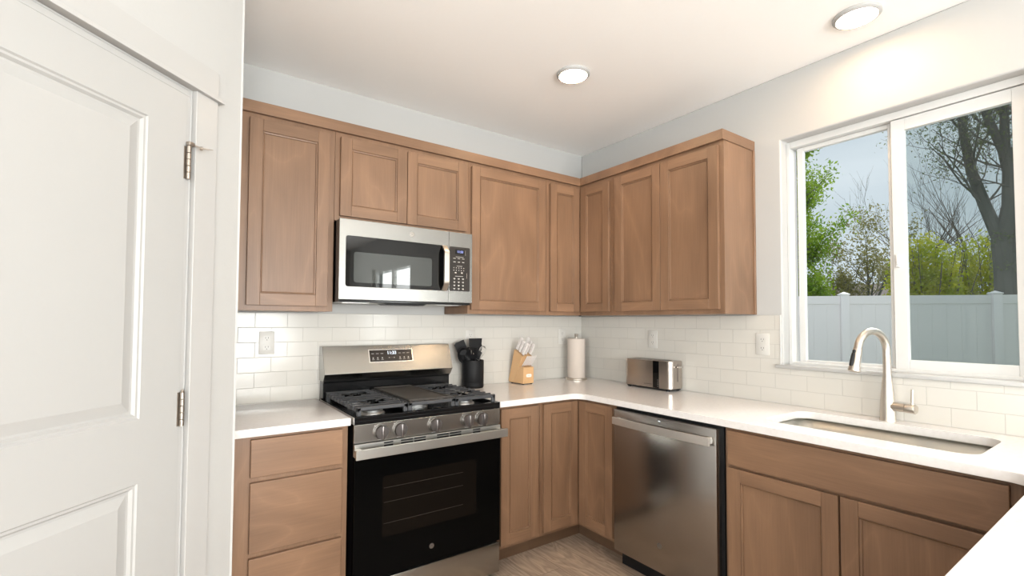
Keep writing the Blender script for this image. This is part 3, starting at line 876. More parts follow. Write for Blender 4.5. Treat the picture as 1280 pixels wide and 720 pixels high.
q = MB(); q.M = MD; q.box(-0.129, 0.129, -0.0345, 0.0345, 0, 0.0012); dp = q.build('display', mat('range_display', (0.020, 0.014, 0.011), 0.2), bk)
text('clock_digits', '11:33', 0.026, MD @ Matrix.Translation((0.004, 0.016, 0.0014)), DIGIT, dp, 0.0002, bold=0.0006)
q = MB(); q.M = MD
for x in (-0.110, -0.083, -0.056, 0.052, 0.078, 0.104):
    q.box(x-0.008, x+0.008, 0.012, 0.0145, 0.0012, 0.0016)
    q.box(x-0.003, x+0.003, -0.017, -0.009, 0.0012, 0.0016); q.box(x-0.007, x+0.007, -0.0235, -0.0215, 0.0012, 0.0016)
for x, ww in ((-0.014, 0.004), (0.002, 0.001), (0.016, 0.003)): q.box(x-ww, x+ww, -0.014, -0.011, 0.0012, 0.0016)
q.box(0.0155, 0.0165, -0.017, -0.008, 0.0012, 0.0016)
q.build('key_marks', MARK, dp)
q = MB(); q.lathe([(0, 0), (0.012, 0), (0.012, 0.004), (0, 0.004)], (RR-0.001, -0.072, 1.13), (1, 0, 0), 16); q.build('side_cap', KNOB_M, bk)
# burners
for bx_, by_, br_ in ((-1.865, -0.50, 0.050), (-1.865, -0.23, 0.038), (-1.355, -0.50, 0.045), (-1.355, -0.23, 0.034)):
    q = MB()
    q.lathe([(0, 0), (br_+0.012, 0), (br_+0.010, 0.006), (br_, 0.010), (br_, 0.018), (0, 0.018)], (bx_, by_, 0.898), n=32)
    bb_ = q.build('burner', ALU, t, sharp=30)
    q = MB(); q.lathe([(0, 0.018), (br_*0.78, 0.018), (br_*0.8, 0.024), (br_*0.7, 0.027), (0, 0.027)], (bx_, by_, 0.898), n=32); q.build('burner_cap', IRON, bb_)
q = MB(); q.rbox(-1.665, -1.555, -0.50, -0.24, 0.898, 0.914, 0.045, 6, edges='Z'); bb_ = q.build('burner', ALU, t)
q = MB(); q.rbox(-1.655, -1.565, -0.49, -0.25, 0.914, 0.924, 0.04, 6, edges='Z'); q.build('burner_cap', IRON, bb_)
for bx_ in (-1.655, -1.560):
    q = MB(); q.lathe([(0, 0), (0.026, 0), (0.024, 0.008), (0, 0.010)], (bx_, -0.585, 0.898), n=24); q.build('igniter_disc', ALU, t)
GZ = 0.957
def grate(x0, x1, bars=True):
    q = MB(); y0_, y1_ = -0.640, -0.095
    bw, bh = 0.013, 0.016
    q.rbox(x0, x1, y0_, y0_+bw, GZ-0.018, GZ, 0.003, 1); q.rbox(x0, x1, y1_-bw, y1_, GZ-0.018, GZ, 0.003, 1)
    if bars:
        for x in (x0, x1-bw): q.rbox(x, x+bw, y0_, y1_, GZ-0.024, GZ-0.006, 0.003, 1)
        n = 10
        for k in range(1, n):
            y = y0_ + (y1_-y0_)*k/n
            xm = (x0+x1)/2
            gap = 0.0
            for by_ in (-0.50, -0.23):
                if abs(y-by_) < 0.06: gap = 0.040 if abs(y-by_) > 0.03 else 0.066
            for a, b in (((x0+0.003, xm-gap), (xm+gap, x1-0.003)) if gap else ((x0+0.003, x1-0.003),)):
                q.rbox(a, b, y-0.0032, y+0.0032, GZ-0.007, GZ, 0.0015, 1)
            for x in (x0-0.004, x1-0.010): q.rbox(x, x+0.014, y-0.007, y+0.007, GZ-0.022, GZ, 0.003, 1)
        xm = (x0+x1)/2
        for by_ in (-0.50, -0.23):
            for sx in (-1, 1):
                for sy in (-1, 1): q.tube([(xm+sx*0.022, by_+sy*0.022, GZ-0.004), (xm+sx*0.07, by_+sy*0.075, GZ-0.004)], 0.0045, 6)
    else:
        for x in (x0, x1-bw): q.rbox(x, x+bw, y0_, y1_, GZ-0.018, GZ, 0.003, 1)
        for y in (-0.50, -0.37, -0.24): q.box(x0+bw, x1-bw, y-0.004, y+0.004, GZ-0.016, GZ-0.004)
    for x in (x0, x1-0.020):
        for y in (y0_, y1_-0.02): q.rbox(x, x+0.020, y, y+0.016, 0.9155 if y == y0_ else 0.8985, GZ-0.002, 0.003, 1)
    return q
grate(-1.982, -1.741).build('grate', IRON, t)
gm = grate(-1.737, -1.487, False).build('grate', IRON, t)
grate(-1.483, -1.243).build('grate', IRON, t)
q = MB()
q.rbox(-1.722, -1.502, -0.622, -0.112, GZ, GZ+0.005, 0.002, 1)
for b in ((-1.722, -1.502, -0.622, -0.614), (-1.722, -1.502, -0.120, -0.112), (-1.722, -1.714, -0.614, -0.12), (-1.510, -1.502, -0.614, -0.12)):
    q.box(*b, GZ+0.005, GZ+0.010)
q.build('griddle', GRIDDLE, gm, bevel=0.002)

# ------------------------------------------------------------------ microwave
ML, MR, MZ0, MZ1, MY = -2.0055, -1.2500, 1.4495, 1.8490, -0.400
t = thing('microwave_oven', ((ML+MR)/2, -0.2, MZ0), 'stainless steel over-the-range microwave under the short wall cabinet', 'microwave')
q = MB(); q.box(ML+0.003, MR-0.003, MY+0.016, -0.008, MZ0-0.012, MZ1); q.build('body', BLACK_E, t, bevel=0.002)
split = -1.4016
def frame_plate(x0, x1, z0, z1, hx0, hx1, hz0, hz1, m, name, r=0.012):
    q = MB()
    o1 = [(x0, z0), (x1, z0), (x1, z1), (x0, z1)]
    h1 = [(a, b) for a, b in (arc(hx1-r, hz1-r, r, 0, 90, 4) + arc(hx0+r, hz1-r, r, 90, 180, 4) + arc(hx0+r, hz0+r, r, 180, 270, 4) + arc(hx1-r, hz0+r, r, 270, 360, 4))]
    es = []
    for loop in (o1, h1):
        vv = [q.bm.verts.new((x, MY, z)) for x, z in loop]
        es += [q.bm.edges.new((vv[i], vv[(i+1) % len(vv)])) for i in range(len(vv))]
    bmesh.ops.triangle_fill(q.bm, use_beauty=True, edges=es)
    ret = bmesh.ops.extrude_face_region(q.bm, geom=list(q.bm.faces))
    for v in [g for g in ret['geom'] if isinstance(g, bmesh.types.BMVert)]: v.co.y = MY+0.0155
    return q.build(name, m, t, bevel=0.0015)
dr1 = frame_plate(ML, split-0.0008, MZ0, MZ1, -1.9735, -1.4055, 1.5145, 1.7665, STEEL_M, 'door')
q = MB(); q.box(-1.976, -1.404, MY+0.001, MY+0.013, 1.512, 1.769); q.build('door_glass', BLACK_G, dr1)
q = MB(); q.rbox(-1.9330, -1.5060, MY+0.0004, MY+0.0014, 1.5350, 1.6880, 0.012, 4, edges='Y'); q.build('door_window', MWWIN, dr1)
q = MB(); q.box(split+0.0008, MR, MY, MY+0.0155, MZ0, MZ1); cpn = q.build('control_frame', STEEL_M, t, bevel=0.0015)
q = MB(); q.rbox(-1.3985, -1.2665, MY-0.0012, MY+0.001, 1.5150, 1.7665, 0.008, 4, edges='Y'); pn = q.build('control_panel', PANEL_M, t)
q = MB()
hp = []
for k in range(15):
    f = k/14.0
    hp.append((f, -0.412 - 0.030*min(1, math.sin(PI*f)*2.2)))
poly = [(y_, 1.5145+0.2515*f) for f, y_ in hp] + [(y_+0.012, 1.5145+0.2515*f) for f, y_ in hp[::-1]]
q.prism(poly, 'X', -1.4490, -1.4185)
q.box(-1.4440, -1.4235, -0.412, MY+0.0005, 1.5160, 1.5300); q.box(-1.4440, -1.4235, -0.412, MY+0.0005, 1.7500, 1.7640)
q.build('handle', NICKEL, dr1, bevel=0.002)
M_ = face_matrix((-1.333, MY-0.0014, 1.7390), (1, 0, 0), (0, 0, 1))
q = MB(); q.M = M_; q.box(-0.030, 0.030, -0.013, 0.013, -0.0004, 0.0004); ds = q.build('display', BLACK_G, pn)
text('clock_digits', '11:33', 0.018, M_ @ Matrix.Translation((0.002, 0, 0.0006)), DIGITB, ds, 0.0002, bold=0.0005)
q = MB(); q.M = face_matrix((-1.333, MY-0.0014, 1.62), (1, 0, 0), (0, 0, 1))
q.box(-0.026, 0.024, 0.0885, 0.0905, 0, 0.0006); q.box(-0.020, 0.016, 0.0365, 0.0385, 0, 0.0006); q.box(-0.030, 0.022, -0.0215, -0.0195, 0, 0.0006)
for x in (-0.034, -0.006, 0.022):
    q.box(x-0.008, x+0.008, 0.079, 0.0815, 0, 0.0006); q.box(x-0.007, x+0.007, 0.0585, 0.062, 0, 0.0006)
    for z in (-0.033, -0.052, -0.071, -0.090): q.box(x-0.0055, x+0.0055, z-0.0035, z+0.001, 0, 0.0006); q.box(x-0.0035, x+0.0035, z-0.0065, z-0.005, 0, 0.0006)
for x in (-0.038, -0.022, -0.006, 0.010, 0.026):
    for z in (0.027, 0.013): q.box(x-0.002, x+0.002, z-0.002, z+0.002, 0, 0.0006)
for x in (-0.026, 0.014): q.box(x-0.005, x+0.005, -0.004, 0.003, 0, 0.0006)
q.box(0.046, 0.0468, -0.03, 0.0, 0, 0.0006); q.box(0.036, 0.0368, 0.10, 0.13, 0, 0.0006)
q.build('key_marks', MARK, pn)
emblem(dr1, face_matrix((-1.6255, MY-0.0001, 1.8085), (1, 0, 0), (0, 0, 1)), 0.0135, mat('badge_steel', (0.40, 0.38, 0.35), 0.5, 0.6), mat('badge_steel_dark', (0.20, 0.19, 0.17), 0.5, 0.6))
# underside: grease filters, lamp lens, vent recess
q = MB(); q.prism([(MY+0.016, MZ0), (-0.02, MZ0), (-0.02, MZ0-0.0125), (MY+0.05, MZ0-0.0125)], 'X', ML+0.004, MR-0.004); ub_ = q.build('underside', mat('underside_grey', (0.30, 0.30, 0.29), 0.35, 0.8), t)
for a, b in ((-1.97, -1.83), (-1.44, -1.30)):
    q = MB(); q.box(a, b, -0.33, -0.09, MZ0-0.0145, MZ0-0.0125)
    for k in range(8): q.box(a+0.008+k*0.0165, a+0.014+k*0.0165, -0.32, -0.10, MZ0-0.0155, MZ0-0.0145)
    q.build('grease_filter', ALU, ub_)
q = MB(); q.prism([(-1.76, MZ0-0.0125), (-1.74, MZ0-0.021), (-1.53, MZ0-0.021), (-1.51, MZ0-0.0125)], 'Y', -0.345, -0.25); q.build('vent_recess', BLACK_P, ub_)

# ------------------------------------------------------------------ dishwasher
t = thing('dishwasher', (-0.35, -1.24, 0), 'stainless steel dishwasher with a bar handle between the corner cabinet and the sink cabinet', 'dishwasher')
q = MB(); q.box(-0.615, -0.03, -1.5555, -0.9215, 0.10, 0.872); q.build('body', BLACK_P, t)
q = MB(); q.rbox(-0.655, -0.6155, -1.5410, -0.9365, 0.103, 0.865, 0.003, 2); dd = q.build('door', STEEL_Z, t)
q = MB(); q.box(-0.575, -0.54, -1.55, -0.925, 0.0, 0.10); q.build('toe_kick', BLACK_P, t)
q = MB()
hp = []
for k in range(25):
    f = k/24.0; bow = 0.012*(1-(2*f-1)**2)
    hp.append((-0.690-bow, -0.955-0.5735*f))
poly = hp + [(x+0.010, y) for x, y in hp[::-1]]
q.prism(poly, 'Z', 0.790, 0.829)
q.box(-0.690, -0.654, -0.985, -0.967, 0.797, 0.826); q.box(-0.690, -0.654, -1.520, -1.502, 0.797, 0.826)
q.build('handle', STEEL_Y, dd, bevel=0.0025)
emblem(dd, face_matrix((-0.6551, -1.2330, 0.2330), (0, -1, 0), (0, 0, 1)), 0.014, mat('badge_dishwasher', (0.30, 0.28, 0.26), 0.35, 1.0), mat('badge_light', (0.20, 0.19, 0.18), 0.5, 0.5))
q = MB(); q.box(-0.6558, -0.6550, -1.2430, -1.2310, 0.8465, 0.8510); q.build('status_light', emis('status_led', (0.9, 0.95, 1.0), 1.5), dd)

# ------------------------------------------------------------------ things on the counter
# utensil crock
CX, CY = -1.052, -0.083
t = thing('utensil_crock', (CX, CY, CT1), 'matte black ribbed utensil crock right of the range', 'crock')
q = MB()
q.lathe([(0, 0.002), (0.064, 0.0), (0.070, 0.003), (0.072, 0.010), (0.072, 0.026), (0.0712, 0.028), (0.072, 0.030), (0.072, 0.034), (0.0712, 0.036), (0.072, 0.038), (0.072, 0.176), (0.0705, 0.179), (0.068, 0.178), (0.067, 0.172), (0.066, 0.010), (0, 0.008)], (CX, CY, CT1), n=48)
q.build('crock_body', BLACK_S, t, sharp=40)
def rot_to(direction, twist=0.0, at=(0, 0, 0)):
    z = Vector(direction).normalized()
    v = (Vector(cam.matrix_world.translation) - Vector(at)).normalized()
    y = (v - z*v.dot(z)).normalized()
    x = y.cross(z)
    R = Matrix(((x.x, y.x, z.x, at[0]), (x.y, y.y, z.y, at[1]), (x.z, y.z, z.z, at[2]), (0, 0, 0, 1)))
    return R @ Matrix.Rotation(twist, 4, 'Z')
def utensil(name, kind, base, tip, label, twist=0.0, m=None, cat='utensil'):
    """frame: z runs up the handle from base; y is the broad face's normal"""
    base = Vector(base) + Vector((CX, CY, CT1)); tip = Vector(tip) + Vector((CX, CY, CT1))
    d = tip-base; L = d.length
    M = rot_to(d, twist, base)
    t_ = thing(name, base, label, cat, 'kitchen utensils in the black crock')
    q = MB(); q.M = M
    mm = m or BLACK_S
    q.tube([(0, 0, 0), (0, 0, L*0.25), (0, 0, L*0.62), (0, 0, L*0.72)], [0.0065, 0.0075, 0.006, 0.0045], 10)
    q.build('handle', mm, t_)
    q = MB(); q.M = M
    hl_ = L*0.30; z0_ = L*0.70
    if kind == 'turner':
        q.prism([(-0.012, z0_), (0.012, z0_), (0.042, z0_+0.030), (0.047, L), (-0.047, L), (-0.042, z0_+0.030)], 'Y', -0.002, 0.002)
    elif kind == 'spatula':
        q.prism([(-0.008, z0_), (0.008, z0_), (0.034, z0_+0.022), (0.036, L-0.010), (0.024, L), (-0.036, L-0.003), (-0.034, z0_+0.022)], 'Y', -0.003, 0.003)
    elif kind in ('spoon', 'ladle'):
        rr_ = 0.036 if kind == 'spoon' else 0.048
        dp_ = 0.012 if kind == 'spoon' else 0.030
        n = 20; vs2, fs2 = [(0, -dp_, L-rr_*1.2)], []
        K_ = 5
        for i in range(1, K_+1):
            f = i/K_
            for k in range(n):
                a = 2*PI*k/n
                vs2.append((rr_*f*math.cos(a), -dp_*(1-f*f), L-rr_*1.2+rr_*1.25*f*math.sin(a)))
        for k in range(n): fs2.append((0, 1+k, 1+(k+1) % n))
        for i in range(K_-1):
            for k in range(n): fs2.append((1+i*n+k, 1+(i+1)*n+k, 1+(i+1)*n+(k+1) % n, 1+i*n+(k+1) % n))
        q._new(vs2, fs2)
        q.tube([(0, 0, z0_-0.01), (0, -0.001, L-rr_*2.3)], [0.005, 0.006], 8)
    elif kind == 'slotted':
        for x in (-0.028, -0.014, 0.0, 0.014, 0.028): q.box(x-0.0045, x+0.0045, -0.002, 0.002, z0_+0.028, L-0.006)
        q.prism([(-0.010, z0_), (0.010, z0_), (0.033, z0_+0.030), (-0.033, z0_+0.030)], 'Y', -0.002, 0.002)
        q.box(-0.033, 0.033, -0.002, 0.002, L-0.008, L)
    elif kind == 'whisk':
        for k in range(7):
            a = PI*k/7
            pts = []
            for j in range(17):
                f = j/16; r_ = 0.031*math.sin(PI*f)*(1 if f < 0.5 else 1)
                zz = z0_-0.015 + (L-z0_+0.015)*math.sin(PI*f/1.0) if False else None
                ang = PI*f
                x_ = 0.034*math.cos(ang)*(0.25+0.75*math.sin(ang)**0.8) if 0 < f < 1 else (0.006 if f == 0 else -0.006)
                z_ = z0_-0.015 + (L-z0_+0.015)*(math.sin(ang)**0.62)
                pts.append((x_*math.cos(a), x_*math.sin(a), z_))
            q.tube(pts, 0.0013, 6)
    elif kind == 'brush':
        q.rbox(-0.016, 0.016, -0.006, 0.006, z0_+0.02, L, 0.004, 2)
    o = q.build('head' if kind != 'whisk' else 'wire_loops', BLACK_S if kind != 'whisk' else mat('whisk_wire', (0.40, 0.385, 0.36), 0.3, 0.8), t_, recalc=kind not in ('spoon', 'ladle'))
    if kind in ('spoon', 'ladle'):
        md = o.modifiers.new('thickness', 'SOLIDIFY'); md.thickness = 0.002
    return t_
utensil('turner', 'turner', (0.010, -0.010, 0.015), (0.006, -0.022, 0.320), 'wide black turner blade standing tallest in the middle of the crock', 0.45)
utensil('ladle', 'ladle', (0.030, 0.010, 0.012), (-0.095, -0.020, 0.262), 'black ladle with a round bowl on the left of the crock, below the square spatula', 0.3)
utensil('spatula', 'spatula', (0.035, -0.005, 0.012), (-0.105, 0.005, 0.300), 'black square-ended spatula leaning furthest left out of the crock', 0.2)
utensil('slotted_turner', 'slotted', (0.005, 0.020, 0.012), (-0.030, -0.045, 0.262), 'black slotted turner leaning forward over the front of the crock', -0.2)
utensil('serving_spoon', 'spoon', (-0.030, -0.015, 0.012), (0.050, 0.020, 0.300), 'black serving spoon at the back right of the crock behind the whisk', 0.1)
utensil('basting_brush', 'brush', (-0.030, 0.025, 0.012), (0.022, -0.050, 0.235), 'black basting brush between the slotted turner and the whisk', 0.0)
utensil('whisk', 'whisk', (-0.035, 0.012, 0.012), (0.062, -0.040, 0.268), 'whisk with pale wire loops leaning right out of the black crock', 0.0, cat='whisk')

# knife block
KB = Vector((-0.700, -0.165, CT1)); kr = math.radians(5)
MK = Matrix.Translation(KB) @ Matrix.Rotation(kr, 4, 'Z')     # x to the right along the front, y back into the counter
t = thing('knife_block', KB, 'light maple knife block with an oval white label near the corner', 'knife block', rotz=kr)
q = MB(); q.M = MK
W_, D_ = 0.098, 0.150
# side profile in (y back, z up)
q.prism([(0.0955, 0.006), (0.143, 0.006), (0.152, 0.010), (0.156, 0.020), (0.096, 0.236), (0.0145, 0.190)], 'X', 0.0, W_)
q.build('block_body', BLOCKW, t, bevel=0.002)
q = MB(); q.M = MK
q.prism([(0.0, 0.006), (0.0945, 0.006), (0.0430, 0.122), (0.0, 0.118)], 'X', 0.001, W_-0.001)
fb = q.build('steak_knife_box', BLOCKW, t, bevel=0.002)
for x in (0.006, W_-0.018):
    for y in (0.008, 0.125):
        q = MB(); q.M = MK; q.rbox(x, x+0.012, y, y+0.012, 0.0, 0.0062, 0.001, 1); q.build('foot', BLACK_P, t)
q = MB(); q.M = MK @ face_matrix((W_/2+0.002, -0.0003, 0.060), (1, 0, 0), (0, 0, 1))
q.rbox(-0.024, 0.024, -0.011, 0.011, -0.0002, 0.0012, 0.009, 5, edges='Z')
lb = q.build('label_plate', mat('label_white', (0.80, 0.78, 0.74), 0.4), fb, label='oval white label plate')
WM[lb.name] = WM[t.name]
text('label_lettering', 'Cuisinart', 0.0085, MK @ face_matrix((W_/2+0.002, -0.0016, 0.060), (1, 0, 0), (0, 0, 1)), MARK, lb)
def knife(base, direction, L, wd, label, group, big):
    base = MK @ Vector(base); d = (MK.to_3x3() @ Vector(direction)).normalized()
    x = (MK.to_3x3() @ Vector((1, 0, 0))).normalized()
    y = d.cross(x).normalized()
    M = Matrix(((x.x, y.x, d.x, base.x), (x.y, y.y, d.y, base.y), (x.z, y.z, d.z, base.z), (0, 0, 0, 1)))
    t_ = thing('kitchen_knife' if big else 'steak_knife', base, label, 'knife', group)
    q = MB(); q.M = M
    q.box(-0.0015, 0.0015, -wd*0.42, wd*0.42, 0.0003, 0.010)
    q.build('bolster', CHROME, t_)
    q = MB(); q.M = M
    prof = [(-wd*0.40, 0.010), (wd*0.40, 0.010), (wd*0.46, L*0.35), (wd*0.40, L*0.62), (wd*0.52, L*0.86), (wd*0.40, L*0.97), (0, L), (-wd*0.42, L*0.93), (-wd*0.46, L*0.6), (-wd*0.40, L*0.3)]
    q.prism(prof, 'X', -wd*(0.30 if big else 0.34), wd*(0.30 if big else 0.34))
    h_ = q.build('handle', KWHITE, t_, bevel=0.0018)
    for f in ((0.28, 0.5, 0.72) if big else ()):
        q = MB(); q.M = M
        q.lathe([(0, -wd*0.31), (wd*0.09, -wd*0.31), (wd*0.09, wd*0.31), (0, wd*0.31)], (0, 0, L*f), (1, 0, 0), 10)
        q.build('rivet', CHROME, h_)
kd = (0, -0.50, 0.87)
slot = lambda x, f: (x, 0.094-0.078*f, 0.235-0.044*f+0.0006)
knife(slot(0.014, 0.15), kd, 0.108, 0.026, 'white-handled knife at the back left corner of the knife block', 'large knives in the block', True)
knife(slot(0.014, 0.50), kd, 0.098, 0.024, 'white-handled knife second from the back in the left row of the knife block', 'large knives in the block', True)
knife(slot(0.016, 0.85), kd, 0.100, 0.027, 'white-handled knife at the front of the left row of the knife block', 'large knives in the block', True)
knife(slot(0.044, 0.80), kd, 0.085, 0.022, 'white-handled knife in the middle of the knife block above the steak knives', 'large knives in the block', True)
knife(slot(0.080, 0.12), kd, 0.106, 0.024, 'white-handled knife at the back right corner of the knife block', 'large knives in the block', True)
knife(slot(0.083, 0.48), kd, 0.094, 0.022, 'white-handled knife second from the back in the right row of the knife block', 'large knives in the block', True)
knife(slot(0.084, 0.84), kd, 0.090, 0.022, 'white-handled knife at the front of the right row of the knife block', 'large knives in the block', True)
names6 = ['leftmost of the six', 'second from the left of the six', 'third from the left of the six', 'fourth from the left of the six', 'fifth from the left of the six', 'rightmost of the six']
for k in range(6):
    knife((0.010+0.0154*k, 0.024, 0.1208), (0.10, -0.55, 0.83), 0.092, 0.0088, names6[k] + ' white-handled steak knives low in the knife block', 'steak knives in the block', False)

# paper towel
PX, PY = -0.172, -0.125
t = thing('paper_towel_holder', (PX, PY, CT1), 'brushed nickel countertop paper towel holder in the corner', 'paper towel holder')
q = MB(); q.lathe([(0, 0), (0.079, 0), (0.080, 0.003), (0.080, 0.011), (0.077, 0.014), (0, 0.014)], (PX, PY, CT1), n=48); q.build('base', NICKEL, t, sharp=30)
q = MB(); q.lathe([(0, 0.014), (0.006, 0.014), (0.006, 0.312), (0, 0.312)], (PX, PY, CT1), n=16); q.build('rod', NICKEL, t, sharp=30)
q = MB(); q.lathe([(0, 0.308), (0.012, 0.308), (0.011, 0.322), (0.0155, 0.330), (0.0160, 0.337), (0.013, 0.341), (0, 0.341)], (PX, PY, CT1), n=24); q.build('knob', NICKEL, t, sharp=40)
q = MB(); q.lathe([(0.019, 0.0145), (0.064, 0.0145), (0.066, 0.017), (0.066, 0.305), (0.064, 0.307), (0.019, 0.307), (0.019, 0.0145)], (PX, PY, CT1), n=64)
q.build('paper_towel_roll', PAPER, loc=(PX, PY, CT1+0.0145), sharp=40, label='full white paper towel roll on the nickel holder in the corner', cat='paper towel')

# toaster
TX0, TX1, TY0, TY1, TZ0, TZ1 = -0.146, -0.012, -0.936, -0.566, CT1+0.014, CT1+0.187
t = thing('toaster', (-0.08, -0.75, CT1), 'long stainless steel toaster with a black control strip against the right wall', 'toaster')
def rr_prism(q, x0, x1, y0_, y1_, r, z0_, z1_, m=0, n=6):
    q.prism(rrect(x0, x1, y0_, y1_, r, n), 'Z', z0_, z1_, m)
q = MB(); rr_prism(q, TX0, TX1, TY0, TY1, 0.030, TZ0, TZ1); bd_ = q.build('body', TOASTER_M, t, bevel=0.003, sharp=30)
q = MB(); rr_prism(q, TX0+0.006, TX1-0.006, TY0+0.006, TY1-0.006, 0.026, TZ0-0.005, TZ0); q.build('base', BLACK_P, t)
for x in (TX0+0.020, TX1-0.020):
    for y in (TY0+0.035, TY1-0.030):
        q = MB(); q.lathe([(0, 0), (0.011, 0), (0.011, 0.0095), (0, 0.0095)], (x, y, CT1), n=16); q.build('foot', BLACK_P, t)
for x in (TX0+0.040, TX1-0.052):
    q = MB(); q.box(x, x+0.013, TY0+0.07, TY1-0.035, TZ1-0.0005, TZ1+0.0006); q.build('bread_slot', BLACK_P, bd_)
q = MB()
for y in (TY1-0.11, TY1-0.20): q.tube([(TX0+0.034, y, TZ1+0.001), (TX1-0.034, y, TZ1+0.001)], 0.0016, 6)
for x in (TX0+0.032, TX0+0.060, TX1-0.060, TX1-0.032): q.tube([(x, TY0+0.07, TZ1+0.0012), (x, TY1-0.035, TZ1+0.0012)], 0.0014, 6)
q.build('slot_guards', CHROME, bd_)
q = MB(); q.box(TX0-0.0012, TX0+0.002, -0.8480, -0.8020, TZ0+0.0015, TZ1-0.002); ct_ = q.build('control_strip', BLACK_G, bd_, bevel=0.0008)
for z in (0.067, 0.054, 0.041, 0.028):
    q = MB(); q.lathe([(0, 0), (0.0032, 0), (0.0030, 0.0014), (0, 0.0016)], (TX0-0.0012, -0.8400, CT1+z), (-1, 0, 0), 12); q.build('button', CHROME, ct_)
text('brand_script', 'elite Gourmet', 0.0105, face_matrix((TX0-0.0002, -0.762, CT1+0.036), (0, -1, 0), (0, 0, 1)), DARKMARK, bd_, 0.0002)
q = MB(); q.box(-0.0795, -0.0755, TY0-0.0006, TY0+0.001, CT1+0.060, CT1+0.172); q.lathe([(0, 0), (0.003, 0), (0, 0.0012)], (-0.098, TY0, CT1+0.150), (0, -1, 0), 10)
q.build('lever_slot', BLACK_P, bd_)
q = MB(); q.rbox(-0.090, -0.050, TY0-0.022, TY0-0.008, CT1+0.146, CT1+0.157, 0.003, 2); q.box(-0.0785, -0.0765, TY0-0.009, TY0-0.0006, CT1+0.148, CT1+0.155); q.build('lever', CHROME, bd_)

# outlets
def outlet(F, uc, zc, label, kind='duplex'):
    p = F @ Vector((uc, 0.0065, zc))
    t_ = thing('wall_outlet', p, label, 'outlet', 'white outlets on the tile backsplash')
    q = MB(); q.M = F; q.rbox(uc-0.036, uc+0.036, 0.0066, 0.0120, zc-0.059, zc+0.059, 0.002, 2); q.build('cover_plate', PLATE, t_)
    for s in (-1, 1):
        q = MB(); q.M = F; q.rbox(uc-0.0165, uc+0.0165, 0.0118, 0.0135, zc+s*0.0235-0.0145, zc+s*0.0235+0.0145, 0.005, 3, edges='Y'); r_ = q.build('receptacle', PLATE, t_)
        q = MB(); q.M = F
        for dx in (-0.0065, 0.0065): q.box(uc+dx-0.001, uc+dx+0.001, 0.0134, 0.0138, zc+s*0.0235-0.001, zc+s*0.0235+0.007)
        q.lathe([(0, 0), (0.0022, 0), (0.0022, 0.0004), (0, 0.0004)], (uc, 0.0134, zc+s*0.0235-0.008), (0, 1, 0), 10)
        q.build('slots', DARKMARK, r_)
outlet(BACK, -2.262, 1.226, 'white duplex outlet on the tile left of the range')
outlet(BACK, -1.029, 1.229, 'white duplex outlet half hidden behind the black utensils')
outlet(BACK, -0.212, 1.233, 'white duplex outlet beside the top of the paper towel roll')
outlet(RIGHT, 0.697, 1.231, 'white duplex outlet on the tile above the toaster')
outlet(RIGHT, 1.425, 1.2275, 'white duplex outlet on the tile left of the window')

# ceiling lamps
def lamp(x, y, label, r=0.088):
    t_ = thing('ceiling_light', (x, y, H), label, 'ceiling light', 'round recessed ceiling lights')
    q = MB(); q.lathe([(r-0.012, -0.0005), (r, -0.0005), (r, -0.010), (r-0.006, -0.016), (r-0.013, -0.017), (r-0.015, -0.013), (r-0.012, -0.0005)], (x, y, H), n=48); q.build('trim_ring', TRIMP, t_, sharp=40)
    q = MB(); q.lathe([(0, -0.013), (r-0.0145, -0.013), (r-0.0145, -0.011), (0, -0.011)], (x, y, H), n=48); q.build('diffuser', LED, t_, sharp=40)
lamp(-0.928, -0.905, 'round glowing ceiling light over the counter corner, further from the window')
lamp(-0.257, -1.970, 'round glowing ceiling light close to the wall above the window')
lamp(-1.60, -4.30, 'round added ceiling fill light between the peninsula and the added rear window')  # this and the next three are unseen lamps added to brighten the room
lamp(-2.05, -3.30, 'round added ceiling fill light over the seating side of the peninsula behind the camera')
lamp(-2.9, -4.6, 'round added ceiling fill light in the middle of the room behind the camera')
lamp(-4.9, -4.6, 'round added ceiling fill light on the far side of the room behind the camera')

# ------------------------------------------------------------------ outside
def leafcol(name, a, b, trans=0.35):
    m = mat(name, a, 0.6)
    h = N(m)
    g = h.n('ShaderNodeNewGeometry')
    nn = h.n('ShaderNodeTexNoise', Scale=2.5, Detail=3.0)
    h.l(g.outputs['Position'], nn.inputs['Vector'])
    rp = h.n('ShaderNodeMapRange'); rp.inputs['From Min'].default_value = 0.35; rp.inputs['From Max'].default_value = 0.65
    h.l(nn.outputs['Fac'], rp.inputs[0])
    col = h.mix(rp.outputs[0], a, b)
    h.l(col, h.p.inputs['Base Color'])
    tl = h.n('ShaderNodeBsdfTranslucent'); h.l(col, tl.inputs[0])
    mx = h.n('ShaderNodeMixShader'); mx.inputs[0].default_value = trans
    out = h.t.nodes['Material Output']
    h.l(h.p.outputs[0], mx.inputs[1]); h.l(tl.outputs[0], mx.inputs[2]); h.l(mx.outputs[0], out.inputs[0])
    return m
BARK = mat('tree_bark', (0.11, 0.115, 0.10), 0.9)
BARK2 = mat('twig_bark', (0.15, 0.13, 0.11), 0.9)
GRASS = leafcol('lawn', (0.08, 0.12, 0.03), (0.11, 0.15, 0.05), 0.0)
LEAF1 = leafcol('fresh_green_leaves', (0.16, 0.31, 0.015), (0.34, 0.48, 0.035))
LEAF2 = leafcol('olive_spring_leaves', (0.22, 0.22, 0.06), (0.33, 0.30, 0.10))
LEAF3 = leafcol('yellow_green_hedge_leaves', (0.34, 0.42, 0.015), (0.55, 0.54, 0.03))
LEAF4 = leafcol('small_dark_leaves', (0.12, 0.17, 0.07), (0.18, 0.22, 0.09))
q = MB(); q.box(0.14, 70, -40, 60, -0.6, -0.25); q.build('ground_lawn', GRASS, loc=(30, 0, -0.25), kind='structure')
